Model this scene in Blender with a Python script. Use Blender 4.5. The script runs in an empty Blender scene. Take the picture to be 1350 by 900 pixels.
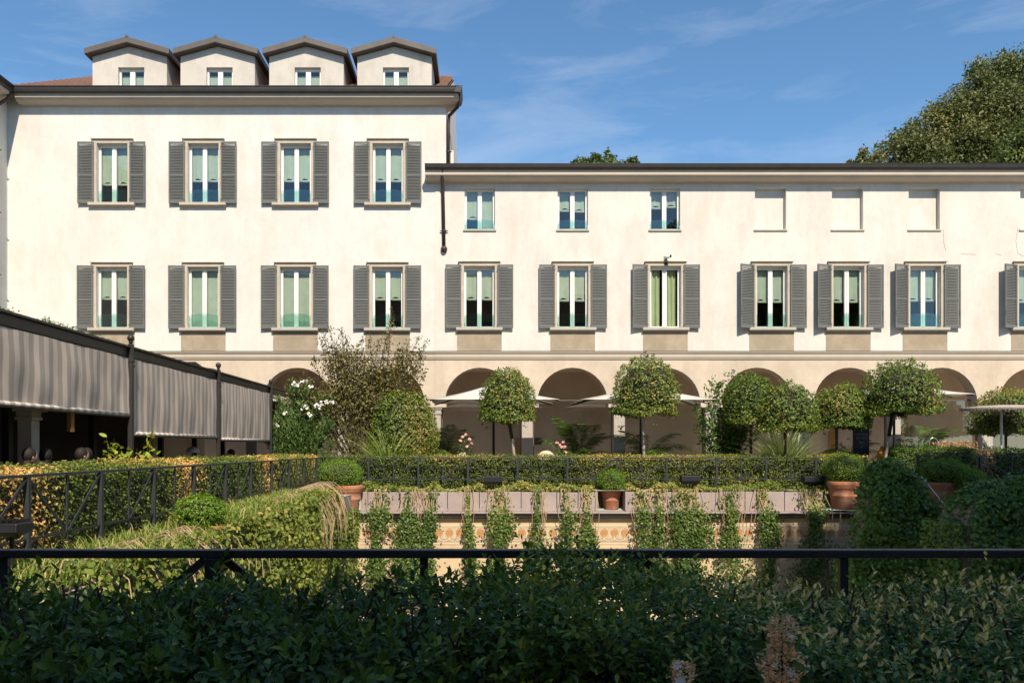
import bpy, bmesh, math, random
import numpy as np
from mathutils import Vector, Matrix
random.seed(7)
RNG = np.random.default_rng(11)
R = math.radians
sc = bpy.context.scene
C = sc.collection

# ------------------------------------------------------------------ camera
FP = 1040.0; EZ = 1.2; F = 27.3
def wx(x, Y=27.3): return (x-640)*Y/FP
def wz(y, Y=27.3): return EZ+(590-y)*Y/FP
cam = bpy.data.cameras.new('camera'); co = bpy.data.objects.new('camera', cam); C.objects.link(co)
co.location = (0, 0, EZ); co.rotation_euler = (R(90), 0, 0)
cam.sensor_width = 36; cam.lens = FP/1350*36
cam.shift_x = 35/1350; cam.shift_y = 140/1350
cam.clip_end = 2000; cam.clip_start = 0.05
sc.camera = co
# ------------------------------------------------------------------ light
SUN = Vector((0.23, -1.0, 1.05)).normalized()
el = math.asin(SUN.z); az = math.atan2(SUN.x, SUN.y)
w = bpy.data.worlds.new('World'); sc.world = w; w.use_nodes = True
nt = w.node_tree; nt.nodes.clear()
def N(t, typ, **kw):
    n = t.nodes.new(typ)
    for k, v in kw.items(): setattr(n, k, v)
    return n
sky = N(nt, 'ShaderNodeTexSky', sky_type='NISHITA'); sky.sun_disc = False
sky.sun_elevation = el; sky.sun_rotation = az; sky.altitude = 200; sky.air_density = 1.0; sky.dust_density = 0.15; sky.ozone_density = 3.5
tc = N(nt, 'ShaderNodeTexCoord'); mp = N(nt, 'ShaderNodeMapping'); mp.inputs['Scale'].default_value = (1.6, 1.3, 7.0); mp.inputs['Rotation'].default_value = (0, R(7), R(20))
nz = N(nt, 'ShaderNodeTexNoise'); nz.inputs['Scale'].default_value = 2.4; nz.inputs['Detail'].default_value = 9; nz.inputs['Roughness'].default_value = .62; nz.inputs['Distortion'].default_value = .5
cr = N(nt, 'ShaderNodeValToRGB'); cr.color_ramp.elements[0].position = .47; cr.color_ramp.elements[0].color = (0, 0, 0, 1); cr.color_ramp.elements[1].position = .85; cr.color_ramp.elements[1].color = (.3, .3, .3, 1)
mx = N(nt, 'ShaderNodeMix', data_type='RGBA'); mx.inputs[7].default_value = (6.0, 6.3, 7.0, 1)
bg = N(nt, 'ShaderNodeBackground'); bg.inputs['Strength'].default_value = .108
out = N(nt, 'ShaderNodeOutputWorld')
L = nt.links.new
L(tc.outputs['Generated'], mp.inputs['Vector']); L(mp.outputs[0], nz.inputs['Vector']); L(nz.outputs[0], cr.inputs[0])
ti = N(nt, 'ShaderNodeMix', data_type='RGBA', blend_type='MULTIPLY'); ti.inputs[0].default_value = 1; ti.inputs[7].default_value = (.80, 1.02, 1.06, 1)
L(cr.outputs[0], mx.inputs[0]); L(sky.outputs[0], ti.inputs[6]); L(ti.outputs[2], mx.inputs[6]); L(mx.outputs[2], bg.inputs[0]); L(bg.outputs[0], out.inputs[0])
sl = bpy.data.lights.new('sun', 'SUN'); so = bpy.data.objects.new('sun', sl); C.objects.link(so)
sl.energy = 4.4; sl.angle = R(.53); sl.color = (1, .875, .715)
so.rotation_euler = SUN.to_track_quat('Z', 'Y').to_euler(); so.location = (10, -40, 50)
sc.view_settings.view_transform = 'Standard'; sc.view_settings.look = 'None'; sc.view_settings.gamma = 1
sc.view_settings.exposure = .55
sc.render.resolution_x = 1024; sc.render.resolution_y = 682

# ------------------------------------------------------------------ materials
def newmat(name):
    m = bpy.data.materials.new(name); m.use_nodes = True; t = m.node_tree; t.nodes.clear()
    o = N(t, 'ShaderNodeOutputMaterial'); return m, t, o
def pmat(name, col, rough=.7, metal=0, var=.12, vs=2.5, bump=0, bs=60, stain=None, streak=0, spec=.4, stain_amt=.5, stain_s=.9):
    m, t, o = newmat(name); l = t.links.new
    p = N(t, 'ShaderNodeBsdfPrincipled'); p.inputs['Roughness'].default_value = rough; p.inputs['Metallic'].default_value = metal
    p.inputs['Specular IOR Level'].default_value = spec
    tc = N(t, 'ShaderNodeTexCoord')
    n1 = N(t, 'ShaderNodeTexNoise'); n1.inputs['Scale'].default_value = vs; n1.inputs['Detail'].default_value = 8; n1.inputs['Roughness'].default_value = .65
    l(tc.outputs['Object'], n1.inputs['Vector'])
    r = N(t, 'ShaderNodeMapRange'); r.inputs[1].default_value = .3; r.inputs[2].default_value = .7; r.inputs[3].default_value = 1-var; r.inputs[4].default_value = 1+var*.6
    l(n1.outputs[0], r.inputs[0])
    mm = N(t, 'ShaderNodeMix', data_type='RGBA', blend_type='MULTIPLY'); mm.inputs[0].default_value = 1; mm.inputs[6].default_value = (*col, 1)
    l(r.outputs[0], mm.inputs[7]); last = mm.outputs[2]
    if stain:
        mp = N(t, 'ShaderNodeMapping'); mp.inputs['Scale'].default_value = (1, 1, .35 if streak else 1)
        l(tc.outputs['Object'], mp.inputs[0])
        n2 = N(t, 'ShaderNodeTexNoise'); n2.inputs['Scale'].default_value = stain_s; n2.inputs['Detail'].default_value = 10; n2.inputs['Roughness'].default_value = .7
        l(mp.outputs[0], n2.inputs['Vector'])
        r2 = N(t, 'ShaderNodeMapRange'); r2.inputs[1].default_value = .48; r2.inputs[2].default_value = .78; r2.inputs[4].default_value = stain_amt
        l(n2.outputs[0], r2.inputs[0])
        m2 = N(t, 'ShaderNodeMix', data_type='RGBA'); m2.inputs[7].default_value = (*stain, 1)
        l(r2.outputs[0], m2.inputs[0]); l(last, m2.inputs[6]); last = m2.outputs[2]
    if streak:
        mq = N(t, 'ShaderNodeMapping'); mq.inputs['Scale'].default_value = (1.6, 1.6, .30); l(tc.outputs['Object'], mq.inputs[0])
        n4 = N(t, 'ShaderNodeTexNoise'); n4.inputs['Scale'].default_value = 1.4; n4.inputs['Detail'].default_value = 9; n4.inputs['Roughness'].default_value = .75; l(mq.outputs[0], n4.inputs['Vector'])
        n5 = N(t, 'ShaderNodeTexNoise'); n5.inputs['Scale'].default_value = 3.1; n5.inputs['Detail'].default_value = 12; n5.inputs['Roughness'].default_value = .8; l(tc.outputs['Object'], n5.inputs['Vector'])
        ad = N(t, 'ShaderNodeMath', operation='ADD'); l(n4.outputs[0], ad.inputs[0]); l(n5.outputs[0], ad.inputs[1])
        r4 = N(t, 'ShaderNodeMapRange'); r4.inputs[1].default_value = .80; r4.inputs[2].default_value = 1.35; r4.inputs[3].default_value = 1.07; r4.inputs[4].default_value = .91; l(ad.outputs[0], r4.inputs[0])
        m4 = N(t, 'ShaderNodeMix', data_type='RGBA', blend_type='MULTIPLY'); m4.inputs[0].default_value = 1; l(last, m4.inputs[6]); l(r4.outputs[0], m4.inputs[7]); last = m4.outputs[2]
    l(last, p.inputs['Base Color'])
    if bump:
        n3 = N(t, 'ShaderNodeTexNoise'); n3.inputs['Scale'].default_value = bs; n3.inputs['Detail'].default_value = 5
        l(tc.outputs['Object'], n3.inputs['Vector'])
        b = N(t, 'ShaderNodeBump'); b.inputs['Strength'].default_value = bump; b.inputs['Distance'].default_value = .02
        l(n3.outputs[0], b.inputs['Height']); l(b.outputs[0], p.inputs['Normal'])
    l(p.outputs[0], o.inputs[0]); return m
def leafmat(name, stops, trans=.3, rough=.42, tint=(1.25, 1.2, .55)):
    m, t, o = newmat(name); l = t.links.new
    a = N(t, 'ShaderNodeAttribute', attribute_name='var')
    r = N(t, 'ShaderNodeValToRGB'); e = r.color_ramp.elements
    e[0].position, e[0].color = stops[0][0], (*stops[0][1], 1); e[1].position, e[1].color = stops[-1][0], (*stops[-1][1], 1)
    for s, c in stops[1:-1]: k = e.new(s); k.color = (*c, 1)
    l(a.outputs['Fac'], r.inputs[0])
    p = N(t, 'ShaderNodeBsdfPrincipled'); p.inputs['Roughness'].default_value = rough; p.inputs['Specular IOR Level'].default_value = .35
    l(r.outputs[0], p.inputs['Base Color'])
    if trans:
        g = N(t, 'ShaderNodeMix', data_type='RGBA', blend_type='MULTIPLY'); g.inputs[0].default_value = 1; g.inputs[7].default_value = (*tint, 1)
        l(r.outputs[0], g.inputs[6]); tr = N(t, 'ShaderNodeBsdfTranslucent'); l(g.outputs[2], tr.inputs[0])
        s = N(t, 'ShaderNodeMixShader'); s.inputs[0].default_value = trans
        l(p.outputs[0], s.inputs[1]); l(tr.outputs[0], s.inputs[2]); l(s.outputs[0], o.inputs[0])
    else: l(p.outputs[0], o.inputs[0])
    return m
def glassmat(name, col, refl=.9, minr=.04):
    m, t, o = newmat(name); l = t.links.new
    fr = N(t, 'ShaderNodeFresnel'); ge = N(t, 'ShaderNodeNewGeometry'); io = N(t, 'ShaderNodeMapRange'); io.inputs[3].default_value = 1.5; io.inputs[4].default_value = 1/1.5   # a thin pane is the same from both sides
    l(ge.outputs['Backfacing'], io.inputs[0]); l(io.outputs[0], fr.inputs[0])
    mr = N(t, 'ShaderNodeMapRange'); mr.inputs[3].default_value = minr; mr.inputs[4].default_value = refl; l(fr.outputs[0], mr.inputs[0])
    tr = N(t, 'ShaderNodeBsdfTransparent'); tr.inputs[0].default_value = (*col, 1)
    gl = N(t, 'ShaderNodeBsdfGlossy'); gl.inputs['Roughness'].default_value = .012
    tcn = N(t, 'ShaderNodeTexCoord'); nn = N(t, 'ShaderNodeTexNoise'); nn.inputs['Scale'].default_value = .9; l(tcn.outputs['Object'], nn.inputs[0])
    bb = N(t, 'ShaderNodeBump'); bb.inputs['Strength'].default_value = .06; bb.inputs['Distance'].default_value = .05; l(nn.outputs[0], bb.inputs['Height']); l(bb.outputs[0], gl.inputs['Normal'])
    s = N(t, 'ShaderNodeMixShader'); l(mr.outputs[0], s.inputs[0]); l(tr.outputs[0], s.inputs[1]); l(gl.outputs[0], s.inputs[2]); l(s.outputs[0], o.inputs[0])
    return m
def canvasmat(name, col, tr):
    m, t, o = newmat(name); l = t.links.new
    tc = N(t, 'ShaderNodeTexCoord'); n = N(t, 'ShaderNodeTexNoise'); n.inputs['Scale'].default_value = 1.5; n.inputs['Detail'].default_value = 6; l(tc.outputs['Object'], n.inputs[0])
    r = N(t, 'ShaderNodeMapRange'); r.inputs[3].default_value = .88; r.inputs[4].default_value = 1.08; l(n.outputs[0], r.inputs[0])
    x = N(t, 'ShaderNodeMix', data_type='RGBA', blend_type='MULTIPLY'); x.inputs[0].default_value = 1; x.inputs[6].default_value = (*col, 1); l(r.outputs[0], x.inputs[7])
    a = N(t, 'ShaderNodeBsdfDiffuse'); b = N(t, 'ShaderNodeBsdfTranslucent'); s = N(t, 'ShaderNodeMixShader'); s.inputs[0].default_value = tr
    l(x.outputs[2], a.inputs[0]); l(x.outputs[2], b.inputs[0]); l(a.outputs[0], s.inputs[1]); l(b.outputs[0], s.inputs[2]); l(s.outputs[0], o.inputs[0]); return m
def stripemat(name, c1, c2, period, axis=1, frac=.5):
    m, t, o = newmat(name); l = t.links.new
    tc = N(t, 'ShaderNodeTexCoord'); sx = N(t, 'ShaderNodeSeparateXYZ'); l(tc.outputs['Object'], sx.inputs[0])
    d = N(t, 'ShaderNodeMath', operation='DIVIDE'); d.inputs[1].default_value = period; l(sx.outputs[axis], d.inputs[0])
    f = N(t, 'ShaderNodeMath', operation='FRACT'); l(d.outputs[0], f.inputs[0])
    g = N(t, 'ShaderNodeMath', operation='GREATER_THAN'); g.inputs[1].default_value = frac; l(f.outputs[0], g.inputs[0])
    x = N(t, 'ShaderNodeMix', data_type='RGBA'); x.inputs[6].default_value = (*c1, 1); x.inputs[7].default_value = (*c2, 1); l(g.outputs[0], x.inputs[0])
    n = N(t, 'ShaderNodeTexNoise'); n.inputs['Scale'].default_value = 1.3; n.inputs['Detail'].default_value = 7; l(tc.outputs['Object'], n.inputs[0])
    r = N(t, 'ShaderNodeMapRange'); r.inputs[1].default_value = .3; r.inputs[2].default_value = .7; r.inputs[3].default_value = .82; r.inputs[4].default_value = 1.05; l(n.outputs[0], r.inputs[0])
    y = N(t, 'ShaderNodeMix', data_type='RGBA', blend_type='MULTIPLY'); y.inputs[0].default_value = 1; l(x.outputs[2], y.inputs[6]); l(r.outputs[0], y.inputs[7])
    p = N(t, 'ShaderNodeBsdfPrincipled'); p.inputs['Roughness'].default_value = .85; l(y.outputs[2], p.inputs['Base Color']); l(p.outputs[0], o.inputs[0])
    return m
M = {}
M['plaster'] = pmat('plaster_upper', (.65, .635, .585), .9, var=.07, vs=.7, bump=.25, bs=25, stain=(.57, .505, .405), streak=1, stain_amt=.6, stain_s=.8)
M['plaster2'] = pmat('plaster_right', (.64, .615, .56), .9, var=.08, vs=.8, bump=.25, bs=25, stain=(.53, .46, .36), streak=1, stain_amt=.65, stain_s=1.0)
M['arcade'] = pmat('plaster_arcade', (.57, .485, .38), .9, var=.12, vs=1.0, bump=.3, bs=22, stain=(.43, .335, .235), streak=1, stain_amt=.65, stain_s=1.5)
M['surround'] = pmat('stone_surround', (.50, .44, .35), .85, var=.14, vs=3, bump=.3, bs=40, stain=(.45, .36, .26), streak=1, stain_amt=.5, stain_s=2)
M['apron'] = pmat('apron_stone', (.35, .29, .21), .9, var=.16, vs=2, bump=.4, bs=30, stain=(.44, .37, .28), stain_amt=.6, stain_s=2)
M['cornice'] = pmat('cornice_plaster', (.50, .44, .36), .9, var=.12, vs=1.5, stain=(.45, .36, .27), stain_amt=.5, stain_s=1.5)
M['gutter'] = pmat('gutter_metal', (.05, .046, .042), .5, .4, var=.2)
M['copper'] = pmat('brown_pipe', (.075, .05, .042), .5, .3, var=.25)
M['shutter'] = pmat('shutter_paint', (.125, .132, .126), .55, var=.1, vs=3)
M['white'] = pmat('white_paint', (.78, .76, .71), .45, var=.05)
M['whiteplastic'] = pmat('bright_white_paint', (.84, .83, .80), .35, var=.03)
M['lead'] = pmat('lead_flashing', (.12, .11, .10), .7, var=.2)
M['glass'] = glassmat('window_glass', (.80, .93, .87), .92, .08)
M['guard'] = glassmat('green_guard_glass', (.80, .925, .90), .5, .05)
M['arcglass'] = glassmat('arcade_glass', (.88, .89, .86), .92, .12)
M['blind'] = pmat('linen_blind', (.46, .45, .39), .9, var=.10, vs=4)
M['slatblind'] = stripemat('slatted_blind', (.60, .57, .37), (.47, .45, .28), .06, 2, .6)
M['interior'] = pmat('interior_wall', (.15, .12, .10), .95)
M['gallery'] = pmat('gallery_plaster', (.66, .54, .425), .95, var=.14, vs=.7, stain=(.50, .36, .26), streak=1, stain_amt=.5)
M['granite'] = pmat('granite', (.47, .43, .37), .8, var=.3, vs=40, bump=.3, bs=80, stain=(.33, .29, .24), stain_amt=.5, stain_s=3)
M['tile'] = pmat('roof_tile', (.20, .105, .068), .85, var=.35, vs=6, stain=(.09, .07, .055), stain_amt=.6, stain_s=3)
M['dormer'] = pmat('dormer_plaster', (.56, .52, .455), .9, var=.10, vs=1.5, bump=.3, stain=(.36, .31, .245), streak=1, stain_amt=.75, stain_s=1.6)
M['dormroof'] = pmat('dormer_zinc', (.115, .10, .088), .6, .2, var=.15, stain=(.17, .15, .13), stain_amt=.6)
M['fascia'] = pmat('dark_grey_metal', (.042, .040, .038), .45, .3, var=.15)
M['rail'] = pmat('railing_iron', (.050, .055, .062), .48, .35, var=.2, vs=8, bump=.15, bs=120)
M['awning'] = stripemat('awning_cloth', (.40, .34, .29), (.62, .515, .425), .235, 1, .5)
M['hem'] = stripemat('awning_hem', (.38, .34, .31), (.68, .62, .55), .235, 1, .5)
M['umbrella'] = pmat('umbrella_canvas', (.66, .62, .55), .9, var=.05)
M['umbrella'] = canvasmat('parasol_canvas', (.74, .71, .65), .3)
M['black'] = pmat('black_metal', (.02, .02, .021), .5, .2, var=.1)
M['steel'] = pmat('bright_steel', (.62, .62, .60), .25, .9, var=.05)
M['terracotta'] = pmat('terracotta', (.40, .165, .085), .85, var=.18, vs=5, bump=.3, bs=50, stain=(.50, .34, .25), stain_amt=.75, stain_s=3)
M['soil'] = pmat('soil', (.05, .035, .025), .95, var=.3, vs=10)
M['porphyry'] = pmat('stone_slab_pinkgrey', (.36, .30, .275), .8, var=.16, vs=3, bump=.2, stain=(.27, .215, .20), streak=1, stain_amt=.7, stain_s=2.5)
M['frieze'] = pmat('frieze_wall_plaster', (.58, .45, .28), .9, var=.12, vs=1.2, bump=.2, stain=(.47, .34, .20), streak=1, stain_amt=.6, stain_s=1.5)
M['friezelight'] = pmat('frieze_pale', (.62, .53, .39), .9, var=.08)
M['friezeorange'] = pmat('frieze_ochre', (.47, .24, .095), .9, var=.15, vs=5)
M['friezeband'] = pmat('frieze_band_tan', (.52, .40, .25), .9, var=.12, vs=3)
M['paving'] = pmat('paving_stone', (.42, .37, .31), .85, var=.2, vs=1.5, bump=.2)
M['concrete'] = pmat('rough_wall', (.30, .26, .21), .9, var=.2, vs=1.2, bump=.4)
M['bark'] = pmat('bark', (.075, .055, .042), .9, var=.3, vs=12, bump=.6, bs=40)
M['barkpale'] = pmat('pale_bark', (.33, .29, .25), .9, var=.25, vs=10, bump=.5, bs=40)
M['twig'] = pmat('twig_light_block', (.035, .032, .018), .95, var=.4, vs=20, bump=.8, bs=40)
M['drystem'] = pmat('dry_stem', (.40, .29, .17), .9, var=.25, vs=8)
M['sign'] = pmat('sign_navy', (.010, .016, .030), .45, var=.1)
M['signtext'] = pmat('sign_text', (.20, .21, .22), .6, var=.02)
M['stone'] = pmat('pillar_stone', (.50, .45, .38), .9, var=.2, vs=5, bump=.5, bs=20)
M['wood'] = pmat('orange_wood', (.42, .22, .07), .6, var=.15, vs=5)
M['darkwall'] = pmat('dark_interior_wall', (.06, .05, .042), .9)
M['skin'] = pmat('skin', (.42, .26, .19), .6, var=.05)
M['navy'] = pmat('navy_cloth', (.012, .015, .025), .9, var=.15)
M['maroon'] = pmat('dark_red_cloth', (.05, .022, .02), .9, var=.15)
M['hair'] = pmat('dark_hair', (.016, .011, .009), .7, var=.2)
M['rattan'] = pmat('cream_rattan', (.70, .55, .36), .85, var=.15, vs=30, bump=.4, bs=90)
M['thatch'] = pmat('straw_thatch', (.42, .37, .31), .95, var=.3, vs=14, bump=.6, bs=60)
M['amber'] = pmat('amber_glass', (.75, .27, .03), .25, var=.3, vs=8)
M['lampshade'] = pmat('white_lampshade', (.80, .77, .70), .6, var=.03)
M['oppo'] = pmat('opposite_plaster', (.44, .30, .20), .9, var=.15, vs=.6)
M['floodlens'] = pmat('flood_lens', (.02, .022, .026), .35, .0)
M['petalpink'] = pmat('pink_petal', (.80, .42, .38), .7, var=.15, vs=30)
M['petalwhite'] = pmat('white_petal', (.82, .80, .74), .7, var=.05)
# leaves
M['l_front'] = leafmat('front_hedge_leaf', [(0, (0.0414, 0.0842, 0.0192)), (.45, (0.0878, 0.165, 0.0326)), (.75, (0.155, 0.263, 0.0382)), (.86, (0.286, 0.369, 0.0479)), (1, (0.7, 0.486, 0.115))], .18, .38)
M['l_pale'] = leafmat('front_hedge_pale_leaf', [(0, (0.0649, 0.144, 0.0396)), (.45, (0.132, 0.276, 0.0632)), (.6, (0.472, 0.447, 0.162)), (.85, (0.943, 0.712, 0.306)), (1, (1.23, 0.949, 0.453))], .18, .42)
M['l_side'] = leafmat('side_hedge_leaf', [(0, (0.112, 0.171, 0.0339)), (.4, (0.248, 0.307, 0.0526)), (.62, (0.498, 0.374, 0.113)), (.82, (0.896, 0.533, 0.188)), (1, (1.2, 0.704, 0.281))], .28, .5)
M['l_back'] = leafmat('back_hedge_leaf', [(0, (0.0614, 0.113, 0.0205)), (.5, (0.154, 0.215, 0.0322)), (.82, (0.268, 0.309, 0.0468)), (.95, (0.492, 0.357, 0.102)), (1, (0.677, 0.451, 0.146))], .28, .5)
M['l_dark'] = leafmat('dark_hedge_leaf', [(0, (0.038, 0.0872, 0.0145)), (.6, (0.0952, 0.185, 0.0266)), (1, (0.172, 0.268, 0.0363))], .25, .5)
M['l_brown'] = leafmat('dry_hedge_leaf', [(0, (0.183, 0.134, 0.061)), (.6, (0.39, 0.281, 0.146)), (1, (0.512, 0.378, 0.22))], .25, .6)
M['l_topiary'] = leafmat('topiary_leaf', [(0, (0.0487, 0.0979, 0.0185)), (.45, (0.117, 0.195, 0.0301)), (.8, (0.228, 0.274, 0.0486)), (.94, (0.406, 0.324, 0.0811)), (1, (0.584, 0.315, 0.104))], .25, .36)
M['l_box'] = leafmat('box_ball_leaf', [(0, (0.0805, 0.167, 0.0171)), (.5, (0.175, 0.32, 0.0268)), (1, (0.309, 0.461, 0.0488))], .35, .45)
M['l_ivy'] = leafmat('ivy_leaf', [(0, (0.047, 0.0961, 0.022)), (.5, (0.107, 0.18, 0.0342)), (.8, (0.215, 0.256, 0.061)), (.92, (0.403, 0.333, 0.11)), (1, (0.604, 0.397, 0.159))], .28, .4)
M['l_ivyd'] = leafmat('dark_ivy_leaf', [(0, (0.0506, 0.113, 0.0236)), (.6, (0.122, 0.235, 0.0378)), (.9, (0.222, 0.348, 0.0532)), (1, (0.344, 0.383, 0.0709))], .25, .38)
M['l_bank'] = leafmat('bank_leaf', [(0, (0.0922, 0.14, 0.0255)), (.4, (0.185, 0.244, 0.0394)), (.7, (0.329, 0.329, 0.0695)), (.88, (0.501, 0.354, 0.127)), (1, (0.633, 0.403, 0.174))], .3, .5)
M['l_grass'] = leafmat('grass_blade', [(0, (0.11, 0.207, 0.0244)), (.5, (0.232, 0.329, 0.0549)), (.8, (0.415, 0.403, 0.122)), (1, (0.61, 0.464, 0.232))], .35, .5)
M['l_pampas'] = leafmat('pale_grass', [(0, (0.286, 0.439, 0.149)), (.5, (0.659, 0.79, 0.347)), (1, (1.14, 1.1, 0.741))], .3, .5)
M['l_olean'] = leafmat('oleander_leaf', [(0, (0.061, 0.128, 0.0342)), (.6, (0.134, 0.232, 0.0586)), (1, (0.232, 0.342, 0.104))], .28, .4)
M['l_maple'] = leafmat('olive_brown_leaf', [(0, (0.0565, 0.0555, 0.0173)), (.4, (0.114, 0.105, 0.0311)), (.75, (0.189, 0.167, 0.0461)), (1, (0.282, 0.263, 0.0807))], .25, .55)
M['l_laurel'] = leafmat('laurel_leaf', [(0, (0.0427, 0.104, 0.022)), (.6, (0.0976, 0.195, 0.039)), (1, (0.183, 0.305, 0.0671))], .3, .35)
M['l_tree'] = leafmat('tree_leaf', [(0, (0.0599, 0.0802, 0.0255)), (.5, (0.121, 0.142, 0.0406)), (.85, (0.206, 0.203, 0.0637)), (1, (0.307, 0.259, 0.0927))], .25, .5)
M['l_tree2'] = leafmat('tree_leaf_light', [(0, (0.0671, 0.104, 0.0268)), (.5, (0.146, 0.189, 0.0488)), (1, (0.293, 0.305, 0.0915))], .28, .5)
M['l_yellow'] = leafmat('bright_young_leaf', [(0, (0.195, 0.305, 0.0244)), (.6, (0.366, 0.464, 0.0427)), (1, (0.549, 0.573, 0.0854))], .4, .4)
M['l_palm'] = leafmat('palm_leaf', [(0, (0.0305, 0.0708, 0.0171)), (.6, (0.0732, 0.14, 0.0268)), (1, (0.183, 0.256, 0.0427))], .25, .35)
M['l_flower'] = leafmat('abelia_sepal', [(0, (0.399, 0.394, 0.127)), (.3, (0.625, 0.394, 0.253)), (.65, (1, 0.606, 0.455)), (1, (1.25, 0.946, 0.758))], .25, .6)
M['l_orange'] = leafmat('orange_flower', [(0, (0.159, 0.195, 0.0366)), (.4, (0.464, 0.244, 0.0976)), (1, (0.756, 0.439, 0.244))], .25, .6)

# ------------------------------------------------------------------ builders
class MB:
    def __init__(s): s.v = []; s.f = []
    def add(s, vs, fs):
        b = len(s.v); s.v += [tuple(v) for v in vs]; s.f += [tuple(b+i for i in f) for f in fs]; return s
    def box(s, x0, x1, y0, y1, z0, z1):
        return s.add([(x0,y0,z0),(x1,y0,z0),(x1,y1,z0),(x0,y1,z0),(x0,y0,z1),(x1,y0,z1),(x1,y1,z1),(x0,y1,z1)],
                     [(0,3,2,1),(4,5,6,7),(0,1,5,4),(1,2,6,5),(2,3,7,6),(3,0,4,7)])
    def quad(s, a, b, c, d): return s.add([a,b,c,d], [(0,1,2,3)])
    def tube(s, pts, rad, n=8, cap=True):
        pts = [Vector(p) for p in pts]; m = len(pts)
        if not hasattr(rad, '__len__'): rad = [rad]*m
        vs = []; up = Vector((.31, .17, .93)).normalized(); prev = None
        for i, p in enumerate(pts):
            d = (pts[min(i+1,m-1)]-pts[max(i-1,0)])
            d = d.normalized() if d.length > 1e-9 else Vector((0,0,1))
            if prev is None:
                q = up if abs(d.dot(up)) < .95 else Vector((1,0,0))
                a = d.cross(q).normalized()
            else:
                a = (prev-d*prev.dot(d)).normalized()
            prev = a; b = d.cross(a)
            for k in range(n):
                t = 2*math.pi*k/n; vs.append(p+(a*math.cos(t)+b*math.sin(t))*rad[i])
        fs = [(i*n+k, i*n+(k+1)%n, (i+1)*n+(k+1)%n, (i+1)*n+k) for i in range(m-1) for k in range(n)]
        if cap: fs += [tuple(range(n-1,-1,-1)), tuple(range((m-1)*n, m*n))]
        return s.add(vs, fs)
    def lathe(s, prof, c=(0,0,0), n=20):
        vs = [(c[0]+r*math.cos(2*math.pi*k/n), c[1]+r*math.sin(2*math.pi*k/n), c[2]+z) for r, z in prof for k in range(n)]
        fs = [(i*n+k, i*n+(k+1)%n, (i+1)*n+(k+1)%n, (i+1)*n+k) for i in range(len(prof)-1) for k in range(n)]
        return s.add(vs, fs)
    def ball(s, c, r, n=12, m=8, sc_=(1,1,1)):
        prof = [(max(1e-4, math.sin(math.pi*i/m)), -math.cos(math.pi*i/m)) for i in range(m+1)]
        vs = [(c[0]+p[0]*r*sc_[0]*math.cos(2*math.pi*k/n), c[1]+p[0]*r*sc_[1]*math.sin(2*math.pi*k/n), c[2]+p[1]*r*sc_[2]) for p in prof for k in range(n)]
        return s.add(vs, [(i*n+k, i*n+(k+1)%n, (i+1)*n+(k+1)%n, (i+1)*n+k) for i in range(m) for k in range(n)])
    def prism_x(s, prof, x0, x1):      # profile of (y,z) points swept along x
        n = len(prof)
        vs = [(x0,y,z) for y,z in prof]+[(x1,y,z) for y,z in prof]
        return s.add(vs, [(k,(k+1)%n,n+(k+1)%n,n+k) for k in range(n)]+[tuple(range(n-1,-1,-1)), tuple(range(n,2*n))])
    def prism_y(s, prof, y0, y1):      # profile of (x,z)
        n = len(prof)
        vs = [(x,y0,z) for x,z in prof]+[(x,y1,z) for x,z in prof]
        return s.add(vs, [(k,(k+1)%n,n+(k+1)%n,n+k) for k in range(n)]+[tuple(range(n-1,-1,-1)), tuple(range(n,2*n))])
    def mesh(s, name, mat, smooth=False):
        me = bpy.data.meshes.new(name); me.from_pydata(s.v, [], s.f); me.update()
        if mat: me.materials.append(M[mat] if isinstance(mat, str) else mat)
        if smooth: me.shade_smooth()
        return me
    def build(s, name, mat, parent=None, smooth=False, bevel=0):
        o = link(name, s.mesh(name, mat, smooth), parent)
        if bevel:
            b = o.modifiers.new('bevel', 'BEVEL'); b.width = bevel; b.segments = 2; b.limit_method = 'ANGLE'
        return o
def link(name, data, parent=None):
    o = bpy.data.objects.new(name, data); C.objects.link(o)
    if parent:
        o.parent = parent
        if parent.type == 'EMPTY' or True:
            o.matrix_parent_inverse = parent_world(parent).inverted()
    return o
def parent_world(p):
    m = p.matrix_basis.copy()
    if p.parent: m = parent_world(p.parent) @ p.matrix_parent_inverse @ m
    return m
def tag(o, label, cat, group=None, kind=None):
    o['label'] = label; o['category'] = cat
    if group: o['group'] = group
    if kind: o['kind'] = kind
    return o
def thing(name, label, cat, loc=(0,0,0), group=None):
    o = bpy.data.objects.new(name, None); C.objects.link(o); o.location = loc; o.empty_display_size = .2
    return tag(o, label, cat, group)
def struct(name, mb, mat):
    o = mb.build(name, mat); o['kind'] = 'structure'; return o
def stuff(o): o['kind'] = 'stuff'; return o

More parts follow.
